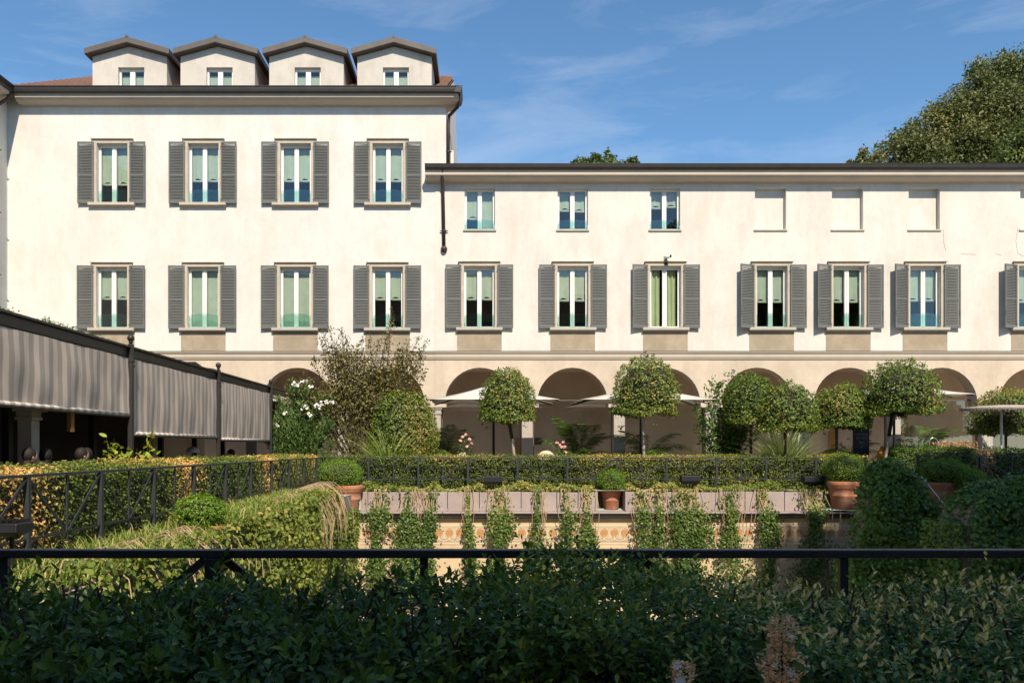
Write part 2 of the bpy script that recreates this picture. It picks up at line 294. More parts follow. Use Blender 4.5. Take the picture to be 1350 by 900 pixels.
# leaves: vectorised leaf blades; every leaf is a folded lens of 6 points
def unit(a): return a/np.maximum(np.linalg.norm(a, axis=1, keepdims=True), 1e-9)
def leaf_mesh(name, P, D, Nn, Ln, mat, wr=.45, fold=.18, curl=.12, var=None, simple=False):
    n = len(P); D = unit(D); S = unit(np.cross(Nn, D)); U = np.cross(D, S)
    Ln = np.broadcast_to(np.asarray(Ln, float), (n,))[:, None]; W = Ln*wr*.5
    if simple:
        cols = [P, P+D*Ln*.5+S*W+U*Ln*fold*.5, P+D*Ln-U*Ln*curl, P+D*Ln*.5-S*W+U*Ln*fold*.5]
        k = 4; faces = np.array([[0,1,2],[0,2,3]]); fn = 3
    else:
        cols = [P, P+D*Ln*.3+S*W*.95+U*Ln*fold*.4, P+D*Ln*.68+S*W*.8+U*Ln*(fold*.4-curl*.4), P+D*Ln-U*Ln*curl,
                P+D*Ln*.68-S*W*.8+U*Ln*(fold*.4-curl*.4), P+D*Ln*.3-S*W*.95+U*Ln*fold*.4]
        k = 6; faces = np.array([[0,1,2,3],[0,3,4,5]]); fn = 4
    V = np.stack(cols, 1).reshape(-1, 3)
    Fi = (faces[None]+(np.arange(n)*k)[:, None, None]).reshape(-1)
    nf = n*2
    me = bpy.data.meshes.new(name)
    me.vertices.add(len(V)); me.vertices.foreach_set('co', V.astype(np.float32).ravel())
    me.loops.add(len(Fi)); me.loops.foreach_set('vertex_index', Fi.astype(np.int32))
    me.polygons.add(nf); me.polygons.foreach_set('loop_start', (np.arange(nf)*fn).astype(np.int32))
    me.update(calc_edges=True)
    if var is None: var = RNG.random(n)
    at = me.attributes.new('var', 'FLOAT', 'FACE'); at.data.foreach_set('value', np.repeat(np.clip(var, 0, 1), 2).astype(np.float32))
    me.materials.append(M[mat]); return me
def lobes(d, amp, k=6, seed=0):
    r = np.random.default_rng(seed); s = np.zeros(len(d))
    for i in range(8):
        q = r.normal(size=3)*k*(.5+r.random()); s += np.sin(d@q+r.random()*6.28)
    return 1+amp*s/2.2
def rdirs(n):
    return unit(RNG.normal(size=(n, 3)))
def orient(Nout, droop=.0, up=.25, jit=.8):
    n = len(Nout); Nn = unit(Nout*.8+RNG.normal(size=(n,3))*jit*.6+np.array([0,0,up]))
    T = np.cross(Nn, rdirs(n)); T = unit(T)+np.array([0,0,-droop])
    return T, Nn
def patch(P, scale, seed):          # smooth pseudo-noise 0..1 used for patches of dry or fresh leaves
    r = np.random.default_rng(seed); s = np.zeros(len(P))
    for i in range(7):
        q = r.normal(size=3)*scale*(.4+1.2*r.random()); s += np.sin(P@q+r.random()*6.28)
    return np.clip(.5+s/5, 0, 1)
def crown(name, mat, c, rad, n, ln, parent=None, seed=0, flat=None, amp=.06, depth=.35, varp=None, droop=.1, wr=.5, k=7, simple=False, sprigs=0):
    d = rdirs(n); rr = lobes(d, amp, k, seed)*(1-depth*RNG.random(n)**1.8)
    P = d*rr[:, None]*np.array(rad)
    if flat is not None:
        q = d[:, 2] < 0; hr = np.sqrt(np.maximum(1-d[:, 2]**2, .05)); P[q, :2] /= (hr[q]**.85)[:, None]; P[q, 2] = np.maximum(P[q, 2], flat*rad[2]*1.02)
        lo = flat*rad[2]*.9; m = P[:, 2] < lo
        P[m, 2] = lo+RNG.normal(size=m.sum())*.035*rad[2]+.05*rad[2]*np.sin(P[m, 0]*5+seed)
    Nn = unit(P/np.array(rad)**2)
    if sprigs:
        m = int(sprigs); sd = unit(rdirs(m)+np.array([0,0,.7])); hh = RNG.random(m)
        base = sd*np.array(rad)*lobes(sd, amp, k, seed)[:, None]
        pts = np.repeat(base, 7, 0)+np.repeat(sd*.6+np.array([0,0,.5]), 7, 0)*(np.tile(np.linspace(0,1,7), m)*np.repeat(.02+.06*hh, 7))[:, None]*max(rad)
        P = np.concatenate([P, pts]); Nn = np.concatenate([Nn, rdirs(len(pts))])
    T, Nx = orient(Nn, droop)
    v = RNG.random(len(P))*.8+.2*patch(P, 2.5/max(rad), seed)
    if varp: v = varp(P, v)
    me = leaf_mesh(name, P+np.array(c), T, Nx, ln*(.7+.6*RNG.random(len(P))), mat, wr=wr, var=v, simple=simple)
    return link(name, me, parent)
def core(name, c, rad, parent, flat=None, seed=1, mat='twig'):  # solid twig-coloured core, added inside the foliage to stop light leaking through
    mb = MB(); mb.ball((0,0,0), 1, 16, 10); r = np.array(mb.v); d = unit(r); r = d*lobes(d, .05, 6, seed)[:, None]*np.array(rad)
    if flat is not None: r[:, 2] = np.maximum(r[:, 2], flat*rad[2]*.8)
    mb.v = [tuple(p+np.array(c)) for p in r]
    return mb.build(name, mat, parent, smooth=True)
def blades(name, mat, base, n, h, spread, parent=None, wid=.012, droop=.6, rad=.1, seg=4, up=1.0, varf=None):
    vs = []; fs = []; va = []
    for i in range(n):
        a = random.random()*6.283; r = rad*math.sqrt(random.random())
        b = base(i) if callable(base) else Vector(base)
        b = Vector(b)+Vector((math.cos(a)*r, math.sin(a)*r, 0)); a += random.uniform(-.5, .5)
        hh = h*random.uniform(.55, 1.1); sp = spread*random.uniform(.3, 1.2)
        o = Vector((math.cos(a), math.sin(a), 0)); t = Vector((-math.sin(a), math.cos(a), 0)); k0 = len(vs)
        for s in range(seg+1):
            u = s/seg; p = b+o*sp*(u**1.5)+Vector((0,0,hh*up*(u-droop*u*u*.55)))
            wd = wid*(1-u**2)*.5+.0008
            vs += [p+t*wd, p-t*wd]
        for s in range(seg): fs.append((k0+2*s, k0+2*s+1, k0+2*s+3, k0+2*s+2)); va.append((i, s))
    me = bpy.data.meshes.new(name); me.from_pydata([tuple(v) for v in vs], [], fs); me.update()
    rv = RNG.random(n); at = me.attributes.new('var', 'FLOAT', 'FACE'); at.data.foreach_set('value', np.array([rv[i] for i, s in va], np.float32))
    me.materials.append(M[mat]); return link(name, me, parent)
def copy_tree(o, parent=None):
    c = o.copy(); C.objects.link(c)
    if parent: c.parent = parent
    for ch in list(o.children): copy_tree(ch, c)
    return c

# ================================================================== SETTING
CX0, CX1, CY0, CY1 = -3.45, 13.0, 3.1, 21.8       # sunken court
mb = MB(); B = 400
for (a, b, c, d) in ((-B, -4.35, -B, B), (-4.35, CX0, -B, 20.3), (-4.35, CX0, 22.05, B), (CX1, B, -B, B), (CX0, CX1, -B, CY0), (CX0, CX1, 22.05, B)):
    mb.quad((a, c, 0), (b, c, 0), (b, d, 0), (a, d, 0))
struct('ground', mb, 'paving')
struct('sunken_court_floor', MB().quad((CX0-.2, CY0-.2, -3.5), (CX1+.2, CY0-.2, -3.5), (CX1+.2, CY1+.3, -3.5), (CX0-.2, CY1+.3, -3.5)), 'paving')

# ------------------------------------------------------------------ facades
ZT = wz(473.5); ZS0 = wz(463.5); AR = 1.225; ZSP = wz(484.5)-AR
def arch_zone(mb, y, x0, x1, cens, depth=.55, n=18):
    edges = [x0]
    for c in cens: edges += [c-AR, c+AR]
    edges.append(x1)
    for i in range(0, len(edges), 2):
        a, b = edges[i], edges[i+1]
        if b-a < .01: continue
        mb.quad((a, y, ZSP), (b, y, ZSP), (b, y, ZT), (a, y, ZT)); mb.quad((a, y, ZSP), (a, y+depth, ZSP), (b, y+depth, ZSP), (b, y, ZSP))
    for c in cens:
        pts = [(c-AR*math.cos(math.pi*i/n), ZSP+AR*math.sin(math.pi*i/n)) for i in range(n+1)]
        for (xa, za), (xb, zb) in zip(pts, pts[1:]):
            mb.quad((xa, y, za), (xb, y, zb), (xb, y, ZT), (xa, y, ZT)); mb.quad((xa, y, za), (xa, y+depth, za), (xb, y+depth, zb), (xb, y, zb))
            mb.quad((xa, y+depth, za), (xa, y+depth, ZT), (xb, y+depth, ZT), (xb, y+depth, zb))
def wall_grid(mb, y, x0, x1, z0, z1, rects, depth=.26):
    xs = sorted({x0, x1, *[v for r in rects for v in r[:2]]}); zs = sorted({z0, z1, *[v for r in rects for v in r[2:4]]})
    xs = [x for x in xs if x0 <= x <= x1]; zs = [z for z in zs if z0 <= z <= z1]
    for xa, xb in zip(xs, xs[1:]):
        for za, zb in zip(zs, zs[1:]):
            cx, cz = (xa+xb)/2, (za+zb)/2
            if any(r[0] < cx < r[1] and r[2] < cz < r[3] for r in rects): continue
            mb.quad((xa, y, za), (xb, y, za), (xb, y, zb), (xa, y, zb))
    for r in rects:
        a, b, c, d = r[:4]; dd = r[4] if len(r) > 4 else depth
        mb.quad((a,y,c),(a,y,d),(a,y+dd,d),(a,y+dd,c)); mb.quad((b,y,c),(b,y+dd,c),(b,y+dd,d),(b,y,d))
        mb.quad((a,y,d),(b,y,d),(b,y+dd,d),(a,y+dd,d)); mb.quad((a,y,c),(a,y+dd,c),(b,y+dd,c),(b,y,c))
        if len(r) > 5: mb.quad((a,y+dd,c),(b,y+dd,c),(b,y+dd,d),(a,y+dd,d))

OW = 1.063/2                                     # half width of a main window opening
def sash(bld, win, cx, z0, z1, hw, y, blind, guard=True, yellow=False, head=.10):
    """white double casement in an opening, blinds behind, green glass guard in front"""
    yf = y+.13
    m = MB(); fw = .075
    m.box(cx-hw, cx-hw+fw, yf, yf+.07, z0, z1); m.box(cx+hw-fw, cx+hw, yf, yf+.07, z0, z1)
    m.box(cx-hw+fw, cx+hw-fw, yf, yf+.07, z1-head, z1); m.box(cx-hw+fw, cx+hw-fw, yf, yf+.07, z0, z0+.06)
    m.box(cx-.075, cx+.075, yf-.012, yf+.075, z0+.06, z1-head)
    m.box(cx-.012, cx+.012, yf-.03, yf-.012, z0+.06, z1-head)
    m.build('sash_frame', 'whiteplastic' if yellow else 'white', win, bevel=.006)
    for s in (-1, 1):
        a, b = sorted((cx+s*.075, cx+s*(hw-fw)))
        g = MB().quad((a, yf+.035, z0+.06), (b, yf+.035, z0+.06), (b, yf+.035, z1-head), (a, yf+.035, z1-head))
        tl = random.uniform(-.006, .006); g.v[2] = (b, yf+.035+tl, z1-head); g.v[3] = (a, yf+.035+tl, z1-head)
        g.build('pane', 'glass', win)
    top = z1-head+.02
    for s, fr in zip((-1, 1), blind if isinstance(blind, tuple) else (blind, blind)):
        if fr <= 0: continue
        a, b = sorted((cx+s*.05, cx+s*(hw-.03))); yb = yf+.13
        m = MB(); nx, nzz = 12, 10; zb = top-(z1-z0)*fr; ph = random.random()*6
        for i in range(nx+1):
            for k in range(nzz+1):
                u, v = i/nx, k/nzz; sag = .045*math.cos(u*math.pi*2+.3)*v*(1 if fr < .9 else 0) if not yellow else 0
                tilt = -.12*(u-.5)*v if (isinstance(blind, tuple) and s < 0 and not yellow) else 0
                fold = (.018*math.sin(u*9+ph)+.012*math.sin(u*23+v*2)) * v
                m.v.append((a+(b-a)*u*(.78 if yellow else 1), yb+fold+(.035*math.sin(u*16) if yellow else 0), top-(top-zb)*v-sag-tilt))
        m.f = [(i*(nzz+1)+k, (i+1)*(nzz+1)+k, (i+1)*(nzz+1)+k+1, i*(nzz+1)+k+1) for i in range(nx) for k in range(nzz)]
        if fr < .9 and not yellow: m.box(a, b, yb-.012, yb+.012, zb-.085, zb-.015)
        m.build('roman_blind' if not yellow else 'slatted_blind', 'slatblind' if yellow else 'blind', win, smooth=not yellow)
    if guard:
        gh = (z1-z0)*.23; m = MB(); n = 10; pts = [(cx-hw+.01+(2*hw-.02)*i/n, z0+.03+gh*(.86+.14*math.sin(math.pi*i/n))) for i in range(n+1)]
        yg = y+.045
        for (xa, za), (xb, zb) in zip(pts, pts[1:]):
            m.quad((xa, yg, z0+.03), (xb, yg, z0+.03), (xb, yg, zb), (xa, yg, za)); m.quad((xa, yg+.012, z0+.03), (xb, yg+.012, z0+.03), (xb, yg+.012, zb), (xa, yg+.012, za))
            m.quad((xa, yg, za), (xb, yg, zb), (xb, yg+.012, zb), (xa, yg+.012, za))
        m.build('glass_guard', 'guard', win)
        for s in (-1, 1): MB().box(cx+s*(hw-.016)-.014, cx+s*(hw-.016)+.014, yg-.02, yg+.03, z0+.03, z0+.17).build('guard_clamp', 'steel', win)
SLAT = None
def shutter(bld, hx, side, z0, z1, y, ang, wd=.545):
    """louvred shutter hinged at hx, folded back on the wall, its outer edge standing off by ang"""
    global SLAT
    h = z1-z0; key = (round(h, 3))
    o = bpy.data.objects.new('shutter', None)
    t = .04; st = .05; m = MB()
    m.box(0, st, 0, t, 0, h); m.box(wd-st, wd, 0, t, 0, h); m.box(st, wd-st, .002, t-.002, 0, .10); m.box(st, wd-st, .002, t-.002, h-.055, h); m.box(st, wd-st, .002, t-.002, h*.44, h*.44+.055)
    m.box(-.02, .05, -.012, -.001, .12, .15); m.box(-.02, .05, -.012, -.001, h-.18, h-.15); m.box(wd-.04, wd-.015, -.015, -.001, h*.2, h*.27)
    if key not in SH:
        s = MB()
        for za, zb in ((.10, h*.44), (h*.44+.055, h-.055)):
            n = int((zb-za)/.052)
            for i in range(n):
                zc = za+(i+.5)*(zb-za)/n
                s.add([(st,.006,zc-.024),(wd-st,.006,zc-.024),(wd-st,t-.006,zc+.016),(st,t-.006,zc+.016),(st,.012,zc-.028),(wd-st,.012,zc-.028),(wd-st,t,zc+.012),(st,t,zc+.012)],
                      [(0,1,2,3),(4,7,6,5),(0,4,5,1),(2,6,7,3)])
        SH[key] = (m.mesh('shutter', 'shutter'), s.mesh('louvre_slats', 'shutter'))
    a, b = SH[key]
    o = link('shutter', a, None); o.parent = bld
    o.matrix_parent_inverse = parent_world(bld).inverted()
    sx = side                                   # side -1: leaf extends to the left
    o.scale = (sx, 1, 1); o.location = (hx, y-.075, z0); o.rotation_euler = (0, 0, -sx*ang)
    q = bpy.data.objects.new('louvre_slats', b); C.objects.link(q); q.parent = o; q['kind'] = 'stuff'
SH = {}
def big_window(bld, px, ytop, ybot, y, blind, ang=(.05, .05), apron=False, yellow=False):
    cx = wx(px); z1 = wz(ytop); z0 = wz(ybot)
    m = MB(); sw = .17; p = .05
    m.box(cx-OW-sw, cx-OW, y-p, y-.002, z0, z1+.0); m.box(cx+OW, cx+OW+sw, y-p, y-.002, z0, z1)
    m.box(cx-OW-sw, cx+OW+sw, y-p-.003, y-.002, z1, z1+.13)
    m.box(cx-OW-sw-.03, cx+OW+sw+.03, y-p-.06, y-.002, z1+.13, z1+.165)
    win = m.build('window', 'surround', bld, bevel=.006)
    m = MB().box(cx-OW-.27, cx+OW+.27, y-.15, y+.12, z0-.10, z0-.002); m.box(cx-OW-.24, cx+OW+.24, y-.11, y-.002, z0-.135, z0-.10); m.build('sill', 'surround' if not apron else 'granite', win, bevel=.01)
    sash(bld, win, cx, z0, z1, OW, y, blind, yellow=yellow, guard=not yellow)
    hx = OW+.09
    shutter(bld, cx-hx, -1, z0-.03, z1+.03, y-.03, ang[0]); shutter(bld, cx+hx, 1, z0-.03, z1+.03, y-.03, ang[1])
    if apron: MB().box(cx-.77, cx+.77, y-.012, y-.001, ZS0+.01, z0-.138).build('apron_panel', 'apron', bld)

# ---- left three-storey block
bl = thing('palazzo_building', 'three-storey cream block with grey louvred shutters and four roof dormers', 'building', (-9, F, 0))
XL0, XL1, XS = wx(10), -1.365, wx(573.5)
Z13 = wz(131)
c2 = [148.5, 268.5, 390, 511.5]; c1 = [148, 268, 389.5, 511]
wr2 = [(wx(c)-OW, wx(c)+OW, wz(268), wz(189.5)) for c in c2]; wr1 = [(wx(c)-OW, wx(c)+OW, wz(432.5), wz(352)) for c in c1]
mb = MB(); ZR = 10.3
wall_grid(mb, F, XL0, XS, ZT, Z13+.4, wr1+wr2)
wall_grid(mb, F, XS, XL1, ZR-.6, Z13+.4, [])
mb.quad((XL1, F, ZR-1), (XL1, F+14, ZR-1), (XL1, F+14, Z13+.3), (XL1, F, Z13+.3))
mb.add([(XL1, F, Z13+.3), (XL1, F+14, Z13+.3), (XL1, F+7, Z13+.3+3.57)], [(0, 1, 2)])
mb.quad((XL0-.5, F+14, 0), (XL1, F+14, 0), (XL1, F+14, Z13+.3), (XL0-.5, F+14, Z13+.3))
mb.build('wall', 'plaster', bl)
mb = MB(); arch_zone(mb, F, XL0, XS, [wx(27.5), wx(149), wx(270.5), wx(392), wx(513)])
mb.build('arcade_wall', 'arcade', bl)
mb = MB()
for z in (ZT, 8.0, Z13): mb.box(XL0, XL1, F+.62, F+13.9, z-.08, z+.08)
mb.box(XL0, XS, F+.3, F+.62, ZT-.06, ZT+.06)
mb.build('floor_slab', 'interior', bl)
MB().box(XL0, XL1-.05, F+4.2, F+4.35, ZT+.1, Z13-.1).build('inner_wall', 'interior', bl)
MB().quad((XL0, F+3.4, 0), (XS, F+3.4, 0), (XS, F+3.4, ZT-.1), (XL0, F+3.4, ZT-.1)).build('gallery_wall', 'gallery', bl)
MB().box(XL0, XS-.01, F+.56, F+3.39, ZT-.13, ZT-.10).build('gallery_ceiling', 'gallery', bl)
for i, c in enumerate(c2): big_window(bl, c, 189.5, 268, F, (.56, .5, .5, .5)[i]+.03, (.03, .04))
for i, c in enumerate(c1): big_window(bl, c, 352, 432.5, F, (.44, 1.0, 1.0, .45)[i], (.05, .04), apron=True)
def string_course(bld, x0, x1, y, nm='string_course'):
    m = MB(); m.prism_x([(y, ZT-.01), (y-.035, ZT), (y-.04, ZT+.05), (y-.06, ZT+.06), (y-.06, ZS0-.07), (y-.10, ZS0-.05), (y-.10, ZS0-.012), (y, ZS0-.008)], x0, x1)
    o = m.build(nm, 'cornice', bld); MB().box(x0, x1, y-.112, y-.001, ZS0-.008, ZS0+.012).build('flashing', 'lead', bld)
string_course(bl, XL0, XS-.002, F)
def cornice(bld, x0, x1, y, zt, zb, zm0, zm1, zc, lead=True):
    """zt/zb gutter top and bottom, zm moulding, zc foot of the cove"""
    m = MB(); m.prism_x([(y, zc), (y-.04, zc), (y-.06, zc+.03)]+[(y-.06-.30*math.sin(t*math.pi/12)**1.0*1.0, zc+.03+(zm0-zc-.03)*(1-math.cos(t*math.pi/12))) for t in range(1, 7)]+[(y-.40, zm0+.01), (y-.42, zm0+.03), (y-.42, zm1), (y-.44, zm1+.02), (y-.44, zb+.01), (y, zb+.01)], x0, x1)
    m.build('cornice', 'cornice', bld)
    m = MB(); h = zt-zb
    m.prism_x([(y-.44, zb+.012), (y-.47, zb), (y-.50, zb+.01), (y-.53, zb+.05), (y-.545, zb+h*.55), (y-.55, zt-.025), (y-.57, zt-.02), (y-.57, zt), (y-.45, zt+.002), (y-.30, zb+.02)], x0, x1)
    m.build('gutter', 'gutter', bld)
G1 = (wz(113, 26.75), wz(122, 26.75), wz(129, 26.88), wz(124.5, 26.88), wz(140.5, 27.26))
cornice(bl, wx(17, 26.8), XL1+.45, F, *G1)
# cornice and gutter return on the right end
m = MB(); x = XL1; zt, zb, zm0, zm1, zc = G1
m.box(x+.001, x+.42, F-.38, F+.5, zm0, zb); m.prism_y([(x, zc), (x+.06, zc+.03), (x+.3, zm0-.01), (x, zm0-.01)], F-.0, F+.5); m.build('cornice_return', 'cornice', bl)
MB().prism_y([(x+.44, zb+.012), (x+.5, zb), (x+.545, zb+.1), (x+.57, zt), (x+.4, zt), (x+.3, zb+.02)], F-.57, F+.55).build('gutter_return', 'gutter', bl)
MB().box(XL1-.001, XL1+.10, F+4.0, F+4.5, ZR, G1[4]).build('corner_strip', 'plaster', bl)
# roof of barrel tiles
tr = math.tan(R(27.6)); RZ0 = G1[0]-.15; RY0 = F-.5; XR0, XR1 = XL0-.6, XL1-.02; RL = 7.5
mb = MB(); mb.add([(XR0, RY0, RZ0-.05), (XR1, RY0, RZ0-.05), (XR1, RY0+RL, RZ0-.05+RL*tr), (XR0, RY0+RL, RZ0-.05+RL*tr), (XR1, RY0+2*RL, RZ0-.05), (XR0, RY0+2*RL, RZ0-.05)], [(0,1,2,3),(3,2,4,5)])
rf = mb.build('roof', 'tile', bl)
mb = MB(); tw = .21; ncol = int((XR1-XR0)/tw); nrow = 17
for i in range(ncol):
    xc = XR0+(i+.5)*tw
    for k in range(nrow):
        ya = RY0+RL*k/nrow; yb = RY0+RL*(k+1)/nrow+.04; j = random.uniform(-.012, .012); q = random.uniform(0, .012)
        pr = [(math.cos(math.pi*t/4), math.sin(math.pi*t/4)) for t in range(5)]
        za = RZ0+(ya-RY0)*tr+.03+q; zb_ = RZ0+(yb-RY0)*tr-.01
        mb.add([(xc+j+c*.10, ya, za+s*.085) for c, s in pr]+[(xc+j+c*.08, yb, zb_+s*.07) for c, s in pr], [(t, t+1, 6+t, 5+t) for t in range(4)]+[(0,1,2,3,4)])
stuff(mb.build('roof_tiles', 'tile', rf))
m = MB()
for i in range(34):
    xa = XR0+i*.46
    if xa+.5 > XR1+.2: break
    m.tube([(xa, RY0+RL, RZ0+RL*tr), (xa+.5, RY0+RL, RZ0+RL*tr+.01)], [.12, .10], 8)
m.build('ridge_tiles', 'tile', rf)
# four dormers
for i, (pa, pb) in enumerate(((122, 220), (238, 336), (355, 453), (471, 569))):
    yd = F+.12; xa, xb = wx(pa, yd), wx(pb, yd); xc = (xa+xb)/2; ze = wz(75, yd); zp = wz(61.5, yd); z0 = G1[0]-.6
    ox0, ox1, oz0, oz1 = wx(156+116.3*i-.2, yd), wx(190.5+116.3*i-.2, yd), wz(114, yd), wz(89, yd)
    m = MB(); wall_grid(m, yd, xa, xb, z0, ze, [(ox0, ox1, oz0, oz1, .2)])
    yb = RY0+(ze-RZ0)/tr+.4
    m.add([(xa, yd, ze), (xb, yd, ze), (xc, yd, zp)], [(0, 1, 2)])
    m.quad((xa, yd, z0), (xa, yd, ze), (xa, yb, ze), (xa, yb, z0+2)); m.quad((xb, yd, z0), (xb, yb, z0+2), (xb, yb, ze), (xb, yd, ze))
    m.quad((xa, yb, z0), (xb, yb, z0), (xb, yb, ze), (xa, yb, ze)); m.quad((xa, yd, ze-.02), (xb, yd, ze-.02), (xb, yb, ze-.02), (xa, yb, ze-.02))
    d = m.build('dormer', 'dormer', bl)
    ov = .17; sl_ = (zp-ze)/(xc-xa); th = .2; yf_ = yd-.26; yr = RY0+(zp+.2-RZ0)/tr+.3
    m = MB()
    m.prism_y([(xa-ov, ze-ov*sl_+.02), (xc, zp+.02), (xb+ov, ze-ov*sl_+.02), (xb+ov, ze-ov*sl_+.02+th), (xc, zp+.02+th), (xa-ov, ze-ov*sl_+.02+th)], yf_, yr)
    m.build('dormer_roof', 'dormroof', d, bevel=.012)
    m = MB(); m.tube([(xc, yf_-.01, zp+.02+th), (xc, yr, zp+.02+th)], .05, 8); m.build('ridge_cap', 'dormroof', d)
    m = MB(); cx = (ox0+ox1)/2; yf = yd+.12
    m.box(ox0, ox0+.06, yf, yf+.06, oz0, oz1-.1); m.box(ox1-.06, ox1, yf, yf+.06, oz0, oz1-.1); m.box(ox0, ox1, yf, yf+.06, oz1-.1, oz1-.0); m.box(cx-.085, cx+.085, yf-.01, yf+.06, oz0, oz1-.1)
    m.build('sash_frame', 'white', d)
    for a, b in ((ox0+.06, cx-.085), (cx+.085, ox1-.06)):
        MB().quad((a, yf+.03, oz0), (b, yf+.03, oz0), (b, yf+.03, oz1-.1), (a, yf+.03, oz1-.1)).build('pane', 'glass', d)
        MB().box(a-.02, b+.02, yf+.12, yf+.14, oz0-.1, oz1-.2).build('roller_blind', 'blind', d)
    MB().quad((xa, yf+.9, z0+.5), (xb, yf+.9, z0+.5), (xb, yf+.9, ze), (xa, yf+.9, ze)).build('inner_wall', 'interior', d)

# ---- right two-storey wing
br = thing('arcaded_building', 'long two-storey cream wing with arcade, small upper windows and blind niches', 'building', (10, F, 0))
YR = F-.02; XE = wx(1560); ZE = wz(231, 26.88)
c1r = [632, 755, 877, 1017, 1118, 1219, 1362]
small = [632.5, 755, 876.5]; niche = [1015.5, 1117, 1218, 1365]
rects = [(wx(c)-OW, wx(c)+OW, wz(432), wz(351)) for c in c1r]+[(wx(c)-.525, wx(c)+.525, wz(303), wz(248.5)) for c in small]+[(wx(c)-.54, wx(c)+.54, wz(303), wz(248), .17, 1) for c in niche]
mb = MB(); wall_grid(mb, YR, XS, XE, ZT, ZE+.3, rects)
mb.quad((XS, YR, ZT), (XS, YR, ZE), (XS, F+.1, ZE), (XS, F+.1, ZT))
mb.quad((XE, YR, 0), (XE, F+9, 0), (XE, F+9, ZE+.3), (XE, YR, ZE+.3)); mb.quad((XL1, F+9, 0), (XE, F+9, 0), (XE, F+9, ZE+.3), (XL1, F+9, ZE+.3))
mb.build('wall', 'plaster2', br)
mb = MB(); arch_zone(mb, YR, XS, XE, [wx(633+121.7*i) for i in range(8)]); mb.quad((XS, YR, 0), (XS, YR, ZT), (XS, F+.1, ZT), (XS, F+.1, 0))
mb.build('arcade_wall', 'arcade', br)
mb = MB()
for z in (ZT, 8.0, ZE+.2): mb.box(XS+.1, XE-.05, F+.62, F+8.9, z-.08, z+.08)
mb.box(XS, XE, F+.3, F+.62, ZT-.06, ZT+.06)
mb.build('floor_slab', 'interior', br)
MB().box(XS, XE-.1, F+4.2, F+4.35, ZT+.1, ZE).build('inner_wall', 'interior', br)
MB().quad((XS, F+3.4, 0), (XE, F+3.4, 0), (XE, F+3.4, ZT-.1), (XS, F+3.4, ZT-.1)).build('gallery_wall', 'gallery', br)
m = MB(); m.add([(XS-.3, F-.45, 10.75), (XE, F-.45, 10.75), (XE, F+4.5, 12.0), (XS-.3+.7, F+4.5, 12.0), (XE, F+9.3, 10.75), (XS+.4, F+9.3, 10.75)], [(0,1,2,3),(3,2,4,5)]); m.build('roof', 'tile', br)
MB().box(XS+.01, XE-.1, F+.56, F+3.39, ZT-.13, ZT-.10).build('gallery_ceiling', 'gallery', br)
bls = [.46, .48, 1, .5, .5, .48, .5]
for i, c in enumerate(c1r): big_window(br, c, 351, 432, YR, bls[i] if i != 2 else 1.0, ((.06, .05), (.05, .05), (.16, .05), (.30, .05), (.26, .05), (.28, .05), (.30, .05))[i], apron=True, yellow=(i == 2))
for i, c in enumerate(small):
    cx = wx(c); z0, z1 = wz(303), wz(248.5)
    win = MB().box(cx-.57, cx+.57, YR-.05, YR+.1, z0-.05, z0-.001).build('window', 'surround', br)
    sash(br, win, cx, z0, z1, .525, YR, ((.62, .93), (.42, .44), (.36, .33))[i], guard=True, head=.08)
for c in niche: MB().box(wx(c)-.58, wx(c)+.58, YR-.045, YR+.02, wz(303)-.045, wz(303)-.001).build('niche_sill', 'surround', br)
for path in (((1243, 303), (1243.5, 318), (1247, 333)), ((1266, 334.5), (1275, 335), (1288, 336)), ((1312, 335), (1322, 337)), ((1342, 300), (1339, 318), (1341, 334), (1350, 339))):
    m = MB(); q = [(wx(a)+0, wz(b)) for a, b in path]; q2 = []
    for a, b in zip(q, q[1:]):
        for k in range(6): q2.append((a[0]+(b[0]-a[0])*k/6+random.uniform(-.012, .012), a[1]+(b[1]-a[1])*k/6+random.uniform(-.012, .012)))
    for a, b in zip(q2, q2[1:]): m.tube([(a[0], YR-.001, a[1]), (b[0], YR-.001, b[1])], .006, 4)
    m.build('crack', 'apron', br)
string_course(br, XS+.001, XE, YR)
cornice(br, wx(560, 26.75), XE, YR, wz(215.5, 26.73), wz(222.5, 26.73), wz(231.5, 26.86), wz(226.5, 26.86), wz(241, 27.2))
# columns of both arcades
def column(bld, px, y):
    cx = wx(px); m = MB(); hw = .19
    m.box(cx-hw, cx+hw, y+.08, y+.46, .14, 2.36); m.box(cx-hw-.06, cx+hw+.06, y+.02, y+.52, 0, .14)
    m.box(cx-hw-.03, cx+hw+.03, y+.05, y+.49, 2.36, 2.41); m.box(cx-hw-.015, cx+hw+.015, y+.065, y+.475, 2.41, 2.53); m.box(cx-hw-.05, cx+hw+.05, y+.03, y+.51, 2.53, 2.6)
    m.build('column', 'granite', bld, bevel=.012)
    MB().box(cx-.385, cx+.385, y+.001, y+.549, 2.6, ZSP-.001).build('impost', 'arcade', bld)
for k in range(-4, 0): column(bl, 573.7+121.6*k, F)
for k in range(0, 8): column(br, 573.7+121.6*k, YR)
# glazing in the arcade bays
for k in range(0, 7):
    xa, xb = wx(573.7+121.6*k)+.22, wx(573.7+121.6*(k+1))-.22; yg = F+.34
    m = MB(); m.box(xa, xb, yg-.02, yg+.02, 2.84, 2.88); m.box(xa, xa+.03, yg-.02, yg+.02, .05, 2.84); m.box(xb-.03, xb, yg-.02, yg+.02, .05, 2.84); m.box(xa, xb, yg-.02, yg+.02, 0, .05)
    g = m.build('glazing_frame', 'dormroof', br)
    if k != 4: MB().quad((xa, yg, .05), (xb, yg, .05), (xb, yg, 2.84), (xa, yg, 2.84)).build('pane', 'arcglass', g)
